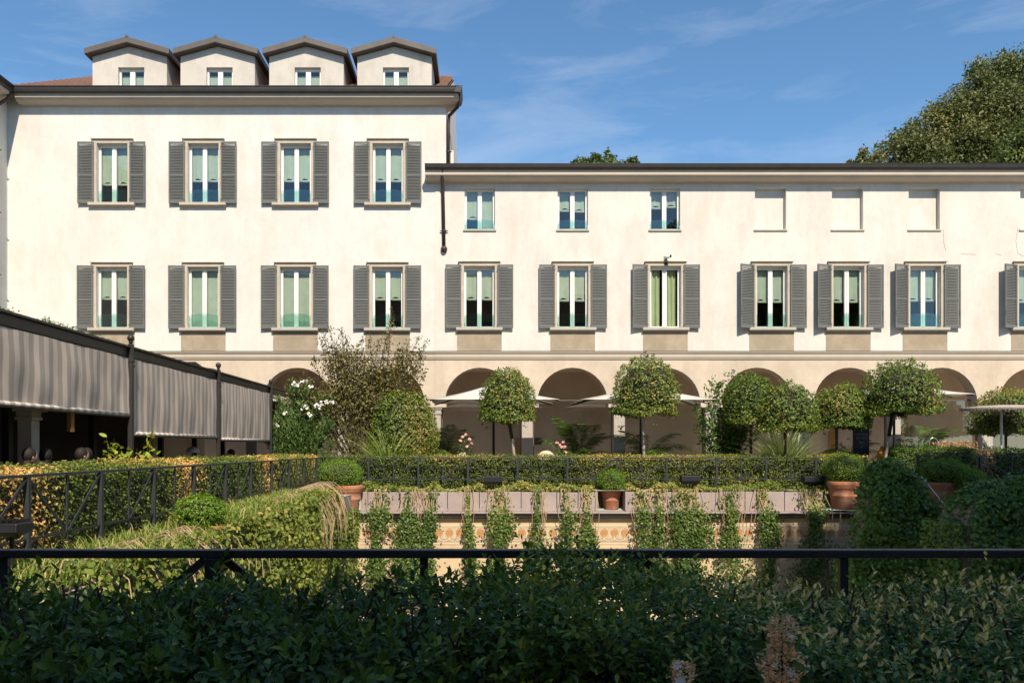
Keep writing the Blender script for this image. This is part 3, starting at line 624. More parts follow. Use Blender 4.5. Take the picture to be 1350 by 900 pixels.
# doors and plates on the gallery wall
for (pa, pb, yt, mat_) in ((1062, 1082, 535, 'gallery'), (1092, 1104, 545, 'wood'), (1185, 1196, 540, 'wood'), (680, 690, 577, 'wood')):
    Y = F+3.4; MB().box(wx(pa, Y), wx(pb, Y), Y-.07, Y-.001, 0, wz(yt, Y)).build('door', mat_, br, bevel=.01)
Y = F+3.4; MB().box(wx(703, Y), wx(714, Y), Y-.06, Y-.001, wz(586, Y), wz(577, Y)).build('wall_plate', 'gutter', br)

# ---- left wing: only its inner corner shows
bw = thing('side_wing_building', 'side wing meeting the block at its inner corner, cream plaster with dark gutter', 'building', (-17, 20, 0))
MB().box(-26, XL0, -6, F+.5, 0, Z13+.2).build('wall', 'plaster', bw)
m = MB(); x = XL0; zt, zb, zm0, zm1, zc = G1
m.prism_y([(x, zc), (x+.06, zc+.03), (x+.34, zm0), (x+.42, zm0+.03), (x+.44, zb+.01), (x, zb+.01)], -6, F-.44); m.build('cornice', 'cornice', bw)
MB().prism_y([(x+.3, zb+.02), (x+.47, zb), (x+.53, zb+.05), (x+.57, zt), (x+.45, zt+.002)], -6, F-.56).build('gutter', 'gutter', bw)
MB().add([(x+.45, -6, zt), (x+.45, F-.5, zt), (x-7, F+5.5, zt+3.7), (x-7, -6, zt+3.7)], [(0,1,2,3)]).build('roof', 'tile', bw)
# downpipes
def pipe(name, label, pts, r, ball=False, group=None):
    m = MB(); m.tube(pts, r, 10)
    o = thing(name, label, 'pipe', pts[-1]); m.build('pipe', 'copper', o, smooth=True)
    m = MB(); p = [Vector(q) for q in pts]
    zz = p[-1].z+.6
    while zz < p[-2].z-.1:
        m.tube([(p[-1].x, p[-1].y, zz), (p[-1].x, p[-1].y, zz+.05)], r*1.35, 10); m.box(p[-1].x-r*2.2, p[-1].x+r*2.2, p[-1].y-.012, p[-1].y+.012, zz+.01, zz+.04); zz += 2.1
    m.build('bracket', 'gutter', o)
    if ball: MB().ball(tuple(p[-1]), .115, 14, 10).build('outlet_ball', 'copper', o, smooth=True)
yy = F-.075
pipe('downpipe', 'short brown downpipe ending in a ball on the lower wing', [(wx(583.5, 26.8), F-.42, wz(222, 26.8)), (wx(583.5), F-.36, wz(236)), (wx(584), yy, wz(252)), (wx(585.5), yy, wz(329))], .062, True)
pipe('downpipe', 'dark downpipe at the upper right corner of the tall block', [(XL1+.5, F-.35, zb-.02), (XL1+.42, F-.15, zb-.3), (XL1+.10, F+.12, zb-.52), (XL1+.07, F+.14, zb-.8), (XL1+.07, F+.14, wz(222))], .06)
pipe('downpipe', 'long brown downpipe in the inner corner beside the side wing', [(XL0+.45, F-.55, zb-.02), (XL0+.35, F-.6, zb-.25), (XL0+.1, F-.72, zb-.5), (XL0+.09, F-.72, zb-.8), (XL0+.09, F-.72, .1)], .06)
# camera above the white-framed window
o = thing('security_camera', 'small grey security camera above the white-framed window', 'camera', (wx(877), YR-.15, wz(343)))
MB().box(wx(877)-.05, wx(877)+.05, YR-.08, YR-.055, wz(350), wz(341)).build('bracket', 'gutter', o)
m = MB(); m.tube([(wx(877)-.06, YR-.12, wz(341)), (wx(877)+.10, YR-.3, wz(340.5))], .055, 10); m.build('body', 'white', o, smooth=True)
MB().tube([(wx(877)+.10, YR-.3, wz(340.5)), (wx(877)+.115, YR-.32, wz(340.4))], .045, 10).build('lens', 'black', o)

# ---- building behind the viewer: shades the foreground and mirrors in the panes
bo = thing('opposite_building', 'brownish plastered house closing the court behind the viewer', 'building', (0, -12, 0))
MB().box(-26, 30, -20, -7, 0, 12.9).build('wall', 'oppo', bo)
MB().prism_x([(-20.4, 12.9), (-6.6, 12.9), (-13.5, 16)], -26, 30).build('roof', 'tile', bo)
for i in range(14):
    for z in (5, 9): MB().box(-22+i*3.6, -20.8+i*3.6, -7.01, -6.93, z, z+2).build('window', 'shutter', bo)

# ================================================================== restaurant pavilion on the left
PX = -6.27
pv = thing('garden_pavilion', 'long dark-grey restaurant pavilion with striped drop awnings and ball-topped posts', 'pavilion', (-8, 15, 0))
PY = [4.8, 9.33, 13.87, 18.42, 22.92, 27.0]
MB().box(PX-.10, PX, 4, F-.3, 2.79, 2.95).build('fascia', 'fascia', pv, bevel=.01)
m = MB(); m.box(PX-.06, PX+.05, 4, F-.3, 2.952, 2.985); m.build('drip_edge', 'fascia', pv)
MB().box(-16.4, PX-.11, 4, F-.35, 2.86, 2.95).build('roof', 'fascia', pv)
m = MB(); m.prism_x([(17.0, 2.96), (17.2, 3.06), (17.6, 3.12), (18.0, 3.06), (18.3, 2.96)], -7.6, PX-.2); m.build('roof_hatch', 'fascia', pv)
for y in PY:
    m = MB(); m.box(PX-.005, PX+.075, y-.04, y+.04, 0, 3.02); m.box(PX-.02, PX+.09, y-.055, y+.055, 0, .05)
    m.box(PX+.075, PX+.10, y-.03, y+.03, 2.62, 2.66); m.box(PX-.015, PX+.085, y-.05, y+.05, 2.70, 2.76)
    p = m.build('post', 'fascia', pv, bevel=.006)
    m = MB(); m.lathe([(.001, 0), (.03, 0), (.03, .03), (.045, .04), (.02, .06)], (PX+.035, y, 3.02), 10); m.ball((PX+.035, y, 3.125), .062, 14, 10); m.build('finial', 'fascia', p, smooth=True)
for i, (a, b, zb) in enumerate(((4.8, 9.33, 1.80), (9.33, 13.87, 1.80), (13.87, 18.42, 1.475), (18.42, 22.92, 1.43), (22.92, 27.0, 2.62))):
    a += .05; b -= .05; ny, nzz = 60, 8; xo = PX+.012; m = MB(); zt = 2.775
    for j in range(ny+1):
        for k in range(nzz+1):
            u, v = j/ny, k/nzz; wv = .012*math.sin(u*13+i)*v+.010*math.sin(u*41+3*i+v*2)*(.3+v)+.006*math.sin(u*17-v*9+i)+.02*math.sin(u*math.pi)*math.sin(v*math.pi)
            m.v.append((xo+wv, a+(b-a)*u, zt-(zt-zb)*v))
    m.f = [(j*(nzz+1)+k, (j+1)*(nzz+1)+k, (j+1)*(nzz+1)+k+1, j*(nzz+1)+k+1) for j in range(ny) for k in range(nzz)]
    aw = m.build('awning', 'awning', pv, smooth=True)
    m = MB(); m.tube([(xo, a, zb-.02), (xo, b, zb-.02)], .032, 10); m.build('hem', 'hem', aw, smooth=True)
    m = MB(); m.tube([(xo+.003, a, zb-.062), (xo+.003, b, zb-.062)], .014, 8); m.build('weight_bar', 'fascia', aw)
# inside of the pavilion: back wall, glazed frames
IX = -9.6
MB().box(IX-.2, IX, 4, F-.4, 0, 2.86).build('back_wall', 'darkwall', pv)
for y in (12.3, 14.96, 18.1, 20.2, 22.4): MB().box(-7.5, -7.4, y-.055, y+.055, 0, 2.85).build('frame_post', 'black', pv)
MB().box(IX+.001, IX+.06, 22.6, 26.8, 0, 2.86).build('plaster_panel', 'gallery', pv)
m = MB().box(wx(90.5, 12.5), wx(96, 12.5), 12.45, 12.55, wz(569, 12.5), 2.85); m.build('timber_strip', 'wood', pv)
o = thing('stone_pillar', 'old square stone pillar with carved capital inside the pavilion', 'pillar', (-7.0, 12.0, 0))
PLY = 12.0*1.0; px_ = wx(38, PLY)
m = MB(); m.box(px_-.12, px_+.10, PLY-.1, PLY+.12, .12, 1.62); m.box(px_-.18, px_+.16, PLY-.16, PLY+.18, 0, .12); m.build('shaft', 'stone', o, bevel=.015)
m = MB()
for z0_, z1_, e in ((1.62, 1.67, .03), (1.67, 1.75, .015), (1.75, 1.82, .05), (1.82, 1.9, .09)): m.box(px_-.12-e, px_+.10+e, PLY-.1-e, PLY+.12+e, z0_, z1_)
m.box(px_-.13, px_+.11, PLY-.1, PLY+.13, 1.9, 2.85); m.build('capital', 'stone', o, bevel=.012)
# globe lamp and dome table lamp
o = tag(MB().ball((wx(58, 13), 13, wz(538, 13)), .085, 14, 10, (1, 1, .75)).tube([(wx(58, 13), 13, wz(538, 13)+.05), (wx(58, 13), 13, 2.86)], .008, 6).build('pendant_lamp', 'rattan', smooth=True), 'small round cream pendant lamp hanging beside the stone pillar', 'lamp')
LY = 19.0; lx = wx(254.5, LY)
o = thing('table_lamp', 'white dome-shaded table lamp under the striped awning', 'lamp', (lx, LY, .95))
MB().lathe([(.155, 0), (.16, .01), (.15, .06), (.11, .115), (.05, .145), (.001, .15)], (lx, LY, wz(596.5, LY)), 20).build('shade', 'lampshade', o, smooth=True)
MB().lathe([(.001, 0), (.09, 0), (.09, .02), (.02, .03), (.018, .16)], (lx, LY, .94), 14).build('stem', 'steel', o, smooth=True)
o = thing('side_table', 'narrow dark console carrying the white dome lamp', 'table', (lx, LY, 0))
MB().box(lx-.45, lx+.45, LY-.35, LY+.35, .90, .94).build('table_top', 'wood', o, bevel=.005)
for sx in (-.4, .4):
    for sy in (-.3, .3): MB().box(lx+sx-.02, lx+sx+.02, LY+sy-.02, LY+sy+.02, 0, .90).build('leg', 'black', o)
# planting on the pavilion roof edge
n = 5200; Yr = 4.5+RNG.random(n)*9.5; P = np.stack([PX-.18-.3*RNG.random(n), Yr, 2.96+.13*RNG.random(n)**1.2*(.5+.8*patch(np.stack([Yr*0, Yr, Yr*0], 1), 6, 3))], 1)
T, Nx = orient(np.tile([0.4, -.2, .8], (n, 1)))
o = link('roof_planting', leaf_mesh('roof_planting', P, T, Nx, .05, 'l_dark', simple=True)); tag(o, 'low clipped dark green planting along the pavilion roof edge', 'plants', kind='stuff')

# ================================================================== railings
def railing(name, label, p0, p1, nb, ztop, zlow, zbase, skip=(), mainw=.055, start=True):
    o = thing(name, label, 'railing', (*p0[:2], 0), 'black iron railings round the sunken court'); p0 = Vector((*p0[:2], 0)); p1 = Vector((*p1[:2], 0)); d = p1-p0; u = d.normalized(); nrm = Vector((-u.y, u.x, 0))
    def bar(a, b, hw, ht):                    # flat bar between two 3D points
        a, b = Vector(a), Vector(b); dd = (b-a).normalized(); s = nrm; t = dd.cross(s).normalized(); m = MB()
        vs = [q+s*i*hw+t*j*ht for q in (a, b) for i, j in ((-1,-1),(1,-1),(1,1),(-1,1))]
        m.add(vs, [(0,1,2,3),(7,6,5,4),(0,4,5,1),(1,5,6,2),(2,6,7,3),(3,7,4,0)]); return m
    up = Vector((0, 0, 1))
    bar(p0-u*.03+up*ztop, p1+u*.03+up*ztop, .024, .014).build('top_rail', 'rail', o, bevel=.004)
    bar(p0+up*zlow, p1+up*zlow, .010, .012).build('bottom_rail', 'rail', o)
    L_ = d.length/nb
    for i in range(nb+1):
        q = p0+u*L_*i
        bar(q+up*zbase, q+up*(ztop-.014), mainw/2, mainw/2).build('post', 'rail', o, bevel=.004)
        if i < nb:
            mid = q+u*L_*.5; nx = q+u*L_
            bar(mid+up*(zlow-.10), mid+up*(ztop-.014), .009, .014).build('baluster', 'rail', o)
            bar(q+u*.03+up*(ztop-.02)+nrm*.013, mid+up*(zlow+.01)+nrm*.013, .006, .014).build('brace', 'rail', o)
            bar(nx-u*.03+up*(ztop-.02)-nrm*.013, mid+up*(zlow+.01)-nrm*.013, .006, .014).build('brace', 'rail', o)
    return o
RX = -4.5; RYB = 22.5
s_r = 1.474; y38 = 1040*4.5/604
railing('railing', 'iron railing in front of the side hedge below the pavilion', (RX, y38-s_r*2), (RX, y38-s_r*2+12*s_r), 12, .925, .30, 0)
xb0 = wx(486, RYB)-1.417*1; railing('railing', 'iron railing before the long back hedge above the pinkish slabs', (xb0, RYB), (xb0+1.417*11, RYB), 11, .92, .31, -.02)
railing('railing', 'iron railing running through the front hedge with one thick post', (wx(283, 2.73)-1.45, 2.73), (wx(283, 2.73)+1.45*3, 2.73), 4, .835, .22, 0)
Yq = 21.6; railing('railing', 'short iron railing beside the potted box balls and dry hedge patch', (wx(1210, Yq), Yq), (wx(1210, Yq)+1.72*3, Yq), 3, .98, .40, 0)

# ================================================================== sunken court
cw = thing('frieze_wall', 'ochre court wall with painted palmette frieze under a stone-slab kerb', 'wall', (4, 21.8, -3.5))
WY = 21.8
MB().box(-4.35, CX1, WY, WY+.24, -3.5, -.62).build('wall_face', 'frieze', cw)
m = MB(); m.prism_x([(21.6, -.60), (21.6, -.625), (21.63, -.63), (21.64, -.70), (21.68, -.735), (21.78, -.735), (21.8, -.60)], CX0, CX1); m.build('gutter', 'gutter', cw)
MB().box(-4.35, CX0-.001, 20.3, 21.57, -.63, -.60).build('corner_ledge', 'porphyry', cw)
MB().box(-4.55, -4.35, 20.2, 22.9, -.6, -.02).build('corner_cheek', 'concrete', cw)
MB().box(-4.35, CX1, 21.58, 22.35, -.598, -.565).build('ledge', 'porphyry', cw, bevel=.005)
def zf(y): return wz(y, WY)
MB().box(CX0, CX1, WY-.012, WY-.001, zf(693.5), zf(691.5)).build('moulding', 'friezelight', cw)
MB().box(CX0, CX1, WY-.012, WY-.001, zf(717), zf(715)).build('moulding', 'friezelight', cw)
MB().box(CX0, CX1, WY-.006, WY-.001, zf(731.5), zf(730.5)).build('moulding', 'apron', cw)
MB().box(CX0, CX1, WY-.006, WY-.0015, zf(714.6), zf(693.8)).build('frieze_band', 'friezeband', cw)
# palmette motifs (arch ring, ochre palmette)
zb_, zt_ = zf(713), zf(694.5); hh = zt_-zb_; mw = .285
def ring(m, pts, w_, y):
    for (a, b) in zip(pts, pts[1:]):
        d = Vector((b[0]-a[0], b[1]-a[1])); nn = Vector((-d.y, d.x)).normalized()*w_
        m.add([(a[0]-nn.x, y, a[1]-nn.y), (b[0]-nn.x, y, b[1]-nn.y), (b[0]+nn.x, y, b[1]+nn.y), (a[0]+nn.x, y, a[1]+nn.y)], [(0,1,2,3)])
m1 = MB(); r = mw*.44
ring(m1, [(-r, -hh*.32), (-r*1.05, -hh*.1)]+[(-r*math.cos(math.pi*t/10), hh*.10+r*1.15*math.sin(math.pi*t/10)) for t in range(11)]+[(r*1.05, -hh*.1), (r, -hh*.32)], .011, -.010)
for s in (-1, 1): ring(m1, [(s*r*(.5+.38*math.cos(t*.7)), -hh*.34+r*.34*math.sin(t*.7)) for t in range(9)], .009, -.010)
ring(m1, [(0, -hh*.42), (0, -hh*.12)], .009, -.010)
ME1 = m1.mesh('motif_tracery', 'friezelight')
m2 = MB(); pts = [(.30*mw*math.sin(t*math.pi/9)*(1-.25*(t/9)), -hh*.15+hh*.50*(t/9)) for t in range(10)]
pts2 = [(0, -hh*.22), (.05, -hh*.16), (.075, -hh*.02), (.105, hh*.06), (.10, hh*.20), (.06, hh*.30), (0, hh*.34)]
full = pts2+[(-x, z) for x, z in pts2[-2:0:-1]]
m2.add([(x, -.006, z) for x, z in full]+[(x, .004, z) for x, z in full], [tuple(range(len(full)))]+[(i, (i+1) % len(full), len(full)+(i+1) % len(full), len(full)+i) for i in range(len(full))])
m2.box(-.05, .05, -.006, .004, -hh*.46, -hh*.38)
ME2 = m2.mesh('frieze_motif', 'friezeorange')
x = wx(470, WY)
while x < 11.2:
    o = link('frieze_motif', ME2, cw); o.location = (x-4, WY-.008-21.8, (zb_+zt_)/2+3.5); o.matrix_parent_inverse = Matrix.Identity(4)
    t = bpy.data.objects.new('motif_tracery', ME1); C.objects.link(t); t.parent = o; x += mw
# pinkish slabs
edges = [475, 485, 504, 527, 548, 570, 590, 614, 632, 652, 687, 709, 734, 762, 786]
def slab(a, b, z0=-.564, z1=-.03, t=0):
    MB().box(a+.008, b-.008, 21.98+t, 22.05+t, z0, z1+random.uniform(-.015, .01)).build('stone_slab', 'porphyry', cw, bevel=.008)
for a, b in zip(edges, edges[1:]): slab(wx(a, 22), wx(b, 22), t=random.uniform(0, .012))
e2 = [827, 852, 880, 914, 948, 982, 1009, 1034, 1060, 1086]
for a, b in zip(e2, e2[1:]): slab(wx(a, 22), wx(b, 22), t=random.uniform(0, .012))
for px in (786.5, 826): MB().box(wx(px, 22)-.03, wx(px, 22)+.03, 22.0, 22.7, -.564, -.03).build('stone_slab', 'porphyry', cw)
MB().box(CX0, CX1, 22.9, 23.0, -.56, .0).build('planter_back', 'concrete', cw)
m = MB(); m.box(CX0, wx(786, 22), 22.06, 22.3, -.5, -.06); m.box(wx(827, 22), wx(1086, 22), 22.06, 22.3, -.5, -.06); m.build('planter_soil', 'soil', cw)
o = tag(MB().box(CX0-.3, CX0, CY0, 20.3, -3.5, -.02).build('court_side_wall', 'concrete'), 'rough side wall of the sunken court under trailing greenery', 'wall')
o = tag(MB().box(CX1, CX1+.3, CY0, 22.0, -3.5, -.02).build('court_end_wall', 'concrete'), 'rough end wall of the sunken court below the steps', 'wall')
o = tag(MB().box(CX0, CX1, CY0-.3, CY0, -3.5, -.02).build('court_front_wall', 'concrete'), 'rough court wall under the front hedge', 'wall')

# ================================================================== pots with box balls
def pot(cx, cy, z0, h, r, label, bush, blabel, dark=False, seed=0):
    o = thing('terracotta_pot', label, 'pot', (cx, cy, z0), 'terracotta pots around the sunken court')
    MB().lathe([(.001, 0), (r*.66, 0), (r*.70, h*.05), (r*.80, h*.45), (r*.83, h*.47), (r*.83, h*.52), (r*.80, h*.54), (r*.88, h*.74), (r*.93, h*.76), (r*.93, h*.80), (r*.97, h*.84), (r*1.0, h*.87), (r*1.0, h*.98), (r*.97, h), (r*.90, h), (r*.86, h*.9), (.001, h*.88)], (cx, cy, z0), 28).build('pot_body', 'terracotta', o, smooth=True)
    MB().lathe([(.001, h*.91), (r*.87, h*.90)], (cx, cy, z0), 20).build('soil', 'soil', o)
    bx, by, bz, rx, rz = bush
    b = thing('box_ball', blabel, 'shrub', (cx, cy, z0+h), 'clipped box balls')
    m = MB()
    for k in range(5): m.tube([(cx+.03*k-.06, cy, z0+h*.9), (bx+random.uniform(-.3, .3)*rx, by+random.uniform(-.3, .3)*rx, bz)], [.02, .01], 6)
    m.build('stems', 'bark', b)
    core('crown_light_block', (bx, by, bz), (rx*.78, rx*.78, rz*.78), b, seed=seed)
    crown('foliage', 'l_box', (bx, by, bz), (rx, rx*.95, rz), int(5200*max(.35, rx/.5)), .036, b, seed=seed, amp=.07, depth=.28, droop=-.5, wr=.45, simple=True, sprigs=60)
def potpx(x, yb, yt, rp, Y, label, bx, by, brx, brz, blabel, seed):
    s = Y/FP; pot(wx(x, Y), Y, wz(yb, Y), (yb-yt)*s, rp*s, label, (wx(bx, Y), Y, wz(by, Y), brx*s, brz*s), blabel, seed=seed)
potpx(458, 674.5, 639, 21, 21.75, 'pale weathered terracotta pot at the pavilion end of the slabs', 446, 625, 33, 20, 'bright green box ball in the weathered pot beside the slabs', 1)
potpx(805.5, 671, 646, 14, 22.5, 'small terracotta pot in the gap between the stone slabs', 807, 634, 18.5, 15.5, 'small box ball in the pot between the slabs', 2)
potpx(1112, 671, 634, 20.5, 21.8, 'shaded terracotta pot beside the ivy-covered parapet', 1113, 617, 27, 20, 'dark box ball in the pot beside the ivy-covered parapet', 3)
potpx(1241, 669, 635, 21, 21.0, 'large shaded terracotta pot behind the parapet handrail', 1243, 622, 31, 18.5, 'wide box ball in the large pot behind the handrail', 4)
potpx(1275, 670, 645, 15, 20.6, 'terracotta pot half hidden behind the low ivy-covered wall', 1277, 632, 21, 15, 'small box ball next to the wide one behind the handrail', 5)
potpx(283, 722, 692, 14, 10.3, 'terracotta pot on the grassy bank below the side railing', 265, 676, 33, 23, 'loose box ball on the grassy bank below the side railing', 6)
Y = 10.5; tag(MB().box(wx(287, Y), wx(302, Y), Y-.25, Y+.2, -1.2, wz(692, Y)).build('stone_post', 'porphyry', bevel=.012), 'pinkish stone post beside the pot on the grassy bank', 'post')
Y = 21.0; m = MB().box(wx(1215, Y), wx(1300, Y), Y-.45, Y+.5, -3.5, wz(670, Y)); tag(m.build('pot_plinth', 'concrete'), 'low masonry plinth carrying the two shaded pots', 'plinth')
# floodlights
def flood(x, y, Y, wpx, hpx, label, rot=0):
    s = Y/FP; o = thing('floodlight', label, 'floodlight', (wx(x, Y), Y, wz(y, Y)-hpx*s), 'black floodlights on the railing')
    X, Z, a, b = wx(x, Y), wz(y, Y), wpx*s/2, hpx*s/2
    m = MB(); m.prism_x([(Y-.16, Z-b*.3), (Y-.15, Z+b), (Y+.12, Z+b*.9), (Y+.14, Z-b*.2), (Y-.10, Z-b)], X-a, X+a); m.build('housing', 'black', o, bevel=.01)
    MB().quad((X-a*.9, Y-.165, Z-b*.25), (X+a*.9, Y-.165, Z-b*.25), (X+a*.9, Y-.156, Z+b*.9), (X-a*.9, Y-.156, Z+b*.9)).build('lens', 'floodlens', o)
    m = MB()
    for k in range(5): m.box(X-a+.3*a*(k+.5)*1.25-.006, X-a+.3*a*(k+.5)*1.25+.006, Y-.13, Y+.11, Z+b, Z+b+.025)
    m.build('fins', 'black', o); MB().tube([(X, Y+.02, Z-b*.9), (X, Y+.02, min(Z-b-.1, -.0))], .02, 8).build('stand', 'black', o)
flood(650, 633, 22.3, 24, 11, 'black floodlight between the second and third railing bays')
flood(909, 632, 22.3, 24, 11, 'black floodlight above the slabs near the loose laurel shrub')
flood(1071, 633, 22.3, 26, 11, 'black floodlight next to the shaded pot')
flood(14, 697, 7.0, 42, 18, 'black floodlight at the foot of the side hedge')
flood(288, 653, 14.2, 22, 10, 'black floodlight on the side railing beyond the loose box ball')
flood(1330, 630, 21.3, 26, 9, 'black floodlight hanging on the short right railing')

# ================================================================== umbrellas
def umbrella(cx, cy, half, ze, za, label, rot=0, hd=1.2):
    o = thing('parasol', label, 'parasol', (cx, cy, 0), 'white parasols over the terrace')
    c, s = math.cos(rot), math.sin(rot)
    def P(u, v, z): v *= hd/half; return (cx+u*c-v*s, cy+u*s+v*c, z)
    m = MB(); n = 8
    for (a, b) in (((-1,-1),(1,-1)), ((1,-1),(1,1)), ((1,1),(-1,1)), ((-1,1),(-1,-1))):
        grid = []
        for i in range(n+1):
            t = i/n
            for k in range(n+1):
                q = k/n; u = (a[0]+(b[0]-a[0])*q)*half*t; v = (a[1]+(b[1]-a[1])*q)*half*t
                edge = 1-.022*math.sin(math.pi*q)*t
                sag = -.05*math.sin(math.pi*t)-.03*math.sin(math.pi*q)*t*math.sin(math.pi*t*.5)+.03*math.sin(math.pi*q)*t*t
                grid.append(P(u*edge, v*edge, za+(ze-za)*t+sag))
        m.add(grid, [(i*(n+1)+k, i*(n+1)+k+1, (i+1)*(n+1)+k+1, (i+1)*(n+1)+k) for i in range(n) for k in range(n)])
    can = m.build('canopy', 'umbrella', o, smooth=True)
    sd = can.modifiers.new('s', 'SOLIDIFY'); sd.thickness = .012
    MB().lathe([(.001, .06), (.05, .05), (.07, 0), (.02, -.04)], (cx, cy, za+.02), 10).build('finial', 'black', o)
    for k in range(8):
        a = k*math.pi/4; l = half*(math.sqrt(2) if k % 2 else 1)*.985; e = P(l*math.cos(a), l*math.sin(a), ze-.035 if k % 2 else ze-.015); t0 = P(0, 0, za-.1)
        r = MB().tube([t0, e], .020, 6).build('rib', 'black', o)
        mid = (Vector(t0)*.45+Vector(e)*.55); MB().tube([P(0, 0, za-.62), mid], .013, 6).build('strut', 'black', r)
    MB().tube([(cx, cy, 0), (cx, cy, za)], .04, 12).build('pole', 'black', o, smooth=True)
    MB().lathe([(.001, .08), (.06, .08), (.45, .06), (.45, 0), (.001, 0)], (cx, cy, 0), 20).build('base', 'granite', o)
umbrella(.26, 25.1, 1.98, 2.66, 3.22, 'white parasol whose pole stands beside the leaning topiary with pink roses')
umbrella(4.95, 25.15, 2.08, 2.66, 3.22, 'white parasol behind the tallest topiary, beside the laurel shrub', rot=.03)
umbrella(13.0, 25.1, 1.85, 2.82, 3.3, 'white parasol behind the widest topiary with the pale bent trunk', rot=-.03)
# fringed straw parasol at the right
Y = 24.0; X = wx(1320, Y); z = wz(543, Y)
o = thing('straw_parasol', 'small fringed straw parasol on a white pole', 'parasol', (X, Y, 0))
MB().lathe([(1.1, 0), (1.105, .03), (1.07, .06), (.7, .10), (.3, .125), (.001, .14)], (X, Y, z+.08), 40).build('canopy', 'thatch', o, smooth=True)
m = MB()
for k in range(260):
    a = k/260*6.283; l = random.uniform(.07, .15); r = 1.10+random.uniform(-.015, .025); dx, dy = math.cos(a), math.sin(a); t = .009
    m.add([(X+r*dx-t*dy, Y+r*dy+t*dx, z+.10), (X+r*dx+t*dy, Y+r*dy-t*dx, z+.10), (X+(r+.02)*dx, Y+(r+.02)*dy, z+.10-l)], [(0, 1, 2)])
stuff(m.build('fringe', 'thatch', o))
MB().tube([(X, Y, 0), (X, Y, z+.2)], .034, 12).build('pole', 'whiteplastic', o, smooth=True)
MB().lathe([(.001, .06), (.2, .05), (.22, 0), (.001, 0)], (X, Y, 0), 16).build('base', 'granite', o)

# ================================================================== hedges
def hedge(name, label, x0, x1, y0, y1, z0, z1, mat, n, ln, seed, varp=None, faces='fts', group='clipped hedges', depth=.16, amp=.035, simple=True, wr=.55):
    """f: the long faces, t: top, s: ends"""
    o = thing(name, label, 'hedge', ((x0+x1)/2, (y0+y1)/2, z0), group)
    lx, ly, lz = x1-x0, y1-y0, z1-z0
    areas = [lx*lz, lx*lz*.25, lx*ly, ly*lz, ly*lz]; tot = sum(areas); Ps = []; Ns = []
    for i, a in enumerate(areas):
        k = int(n*a/tot); u, v, w_ = RNG.random(k), RNG.random(k), RNG.random(k)**1.6*depth
        if i == 0: p = np.stack([x0+u*lx, y0+w_, z0+v*lz], 1); nn = (0,-1,0)
        elif i == 1: p = np.stack([x0+u*lx, y1-w_, z0+v*lz], 1); nn = (0,1,0)
        elif i == 2: p = np.stack([x0+u*lx, y0+v*ly, z1-w_], 1); nn = (0,0,1)
        elif i == 3: p = np.stack([x0+w_, y0+u*ly, z0+v*lz], 1); nn = (-1,0,0)
        else: p = np.stack([x1-w_, y0+u*ly, z0+v*lz], 1); nn = (1,0,0)
        bump = (patch(p, 3.2, seed)-.5)*2*amp+(patch(p, 11, seed+5)-.5)*amp*1.2+np.abs(RNG.normal(size=k))*.012
        p = p+np.array(nn)*bump[:, None]; Ps.append(p); Ns.append(np.tile(nn, (k, 1)))
    P = np.concatenate(Ps); Nn = np.concatenate(Ns).astype(float)
    T, Nx = orient(Nn, .05, .3, .9)
    v = RNG.random(len(P))
    if varp: v = varp(P, v)
    link('foliage', leaf_mesh('foliage', P, T, Nx, ln*(.7+.6*RNG.random(len(P))), mat, wr=wr, var=v, simple=simple), o)['kind'] = 'stuff'
    dd = depth*.75; MB().box(x0+dd, x1-dd, y0+dd, y1-dd, z0, z1-dd).build('twig_light_block', 'twig', o)  # solid box added inside the leaves to keep light from passing through
    return o
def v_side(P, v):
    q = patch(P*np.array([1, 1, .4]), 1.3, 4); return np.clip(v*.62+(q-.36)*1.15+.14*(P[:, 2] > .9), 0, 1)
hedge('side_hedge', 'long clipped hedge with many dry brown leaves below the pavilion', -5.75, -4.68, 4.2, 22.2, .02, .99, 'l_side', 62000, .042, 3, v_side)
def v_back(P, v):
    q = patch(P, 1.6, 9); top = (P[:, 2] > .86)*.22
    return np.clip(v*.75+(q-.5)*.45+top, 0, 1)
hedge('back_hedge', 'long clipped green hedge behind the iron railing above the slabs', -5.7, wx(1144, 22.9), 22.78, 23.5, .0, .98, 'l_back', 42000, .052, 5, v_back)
hr0, hrm, hrn = wx(1171, 22.9), wx(1276, 22.9), wx(1302, 22.9)
hedge('right_hedge', 'dark green clipped hedge left of the dry patch beside the topiary', hr0, hrm, 22.5, 23.3, 0, 1.19, 'l_dark', 9000, .052, 6)
hedge('dry_hedge', 'dead brown stretch of hedge between two dark green ones', hrm, hrn, 22.52, 23.25, 0, 1.17, 'l_brown', 3200, .052, 7)
hedge('right_hedge', 'dark green clipped hedge right of the dry patch behind the straw parasol', hrn, hrn+4, 22.5, 23.3, 0, 1.17, 'l_dark', 10000, .052, 8)

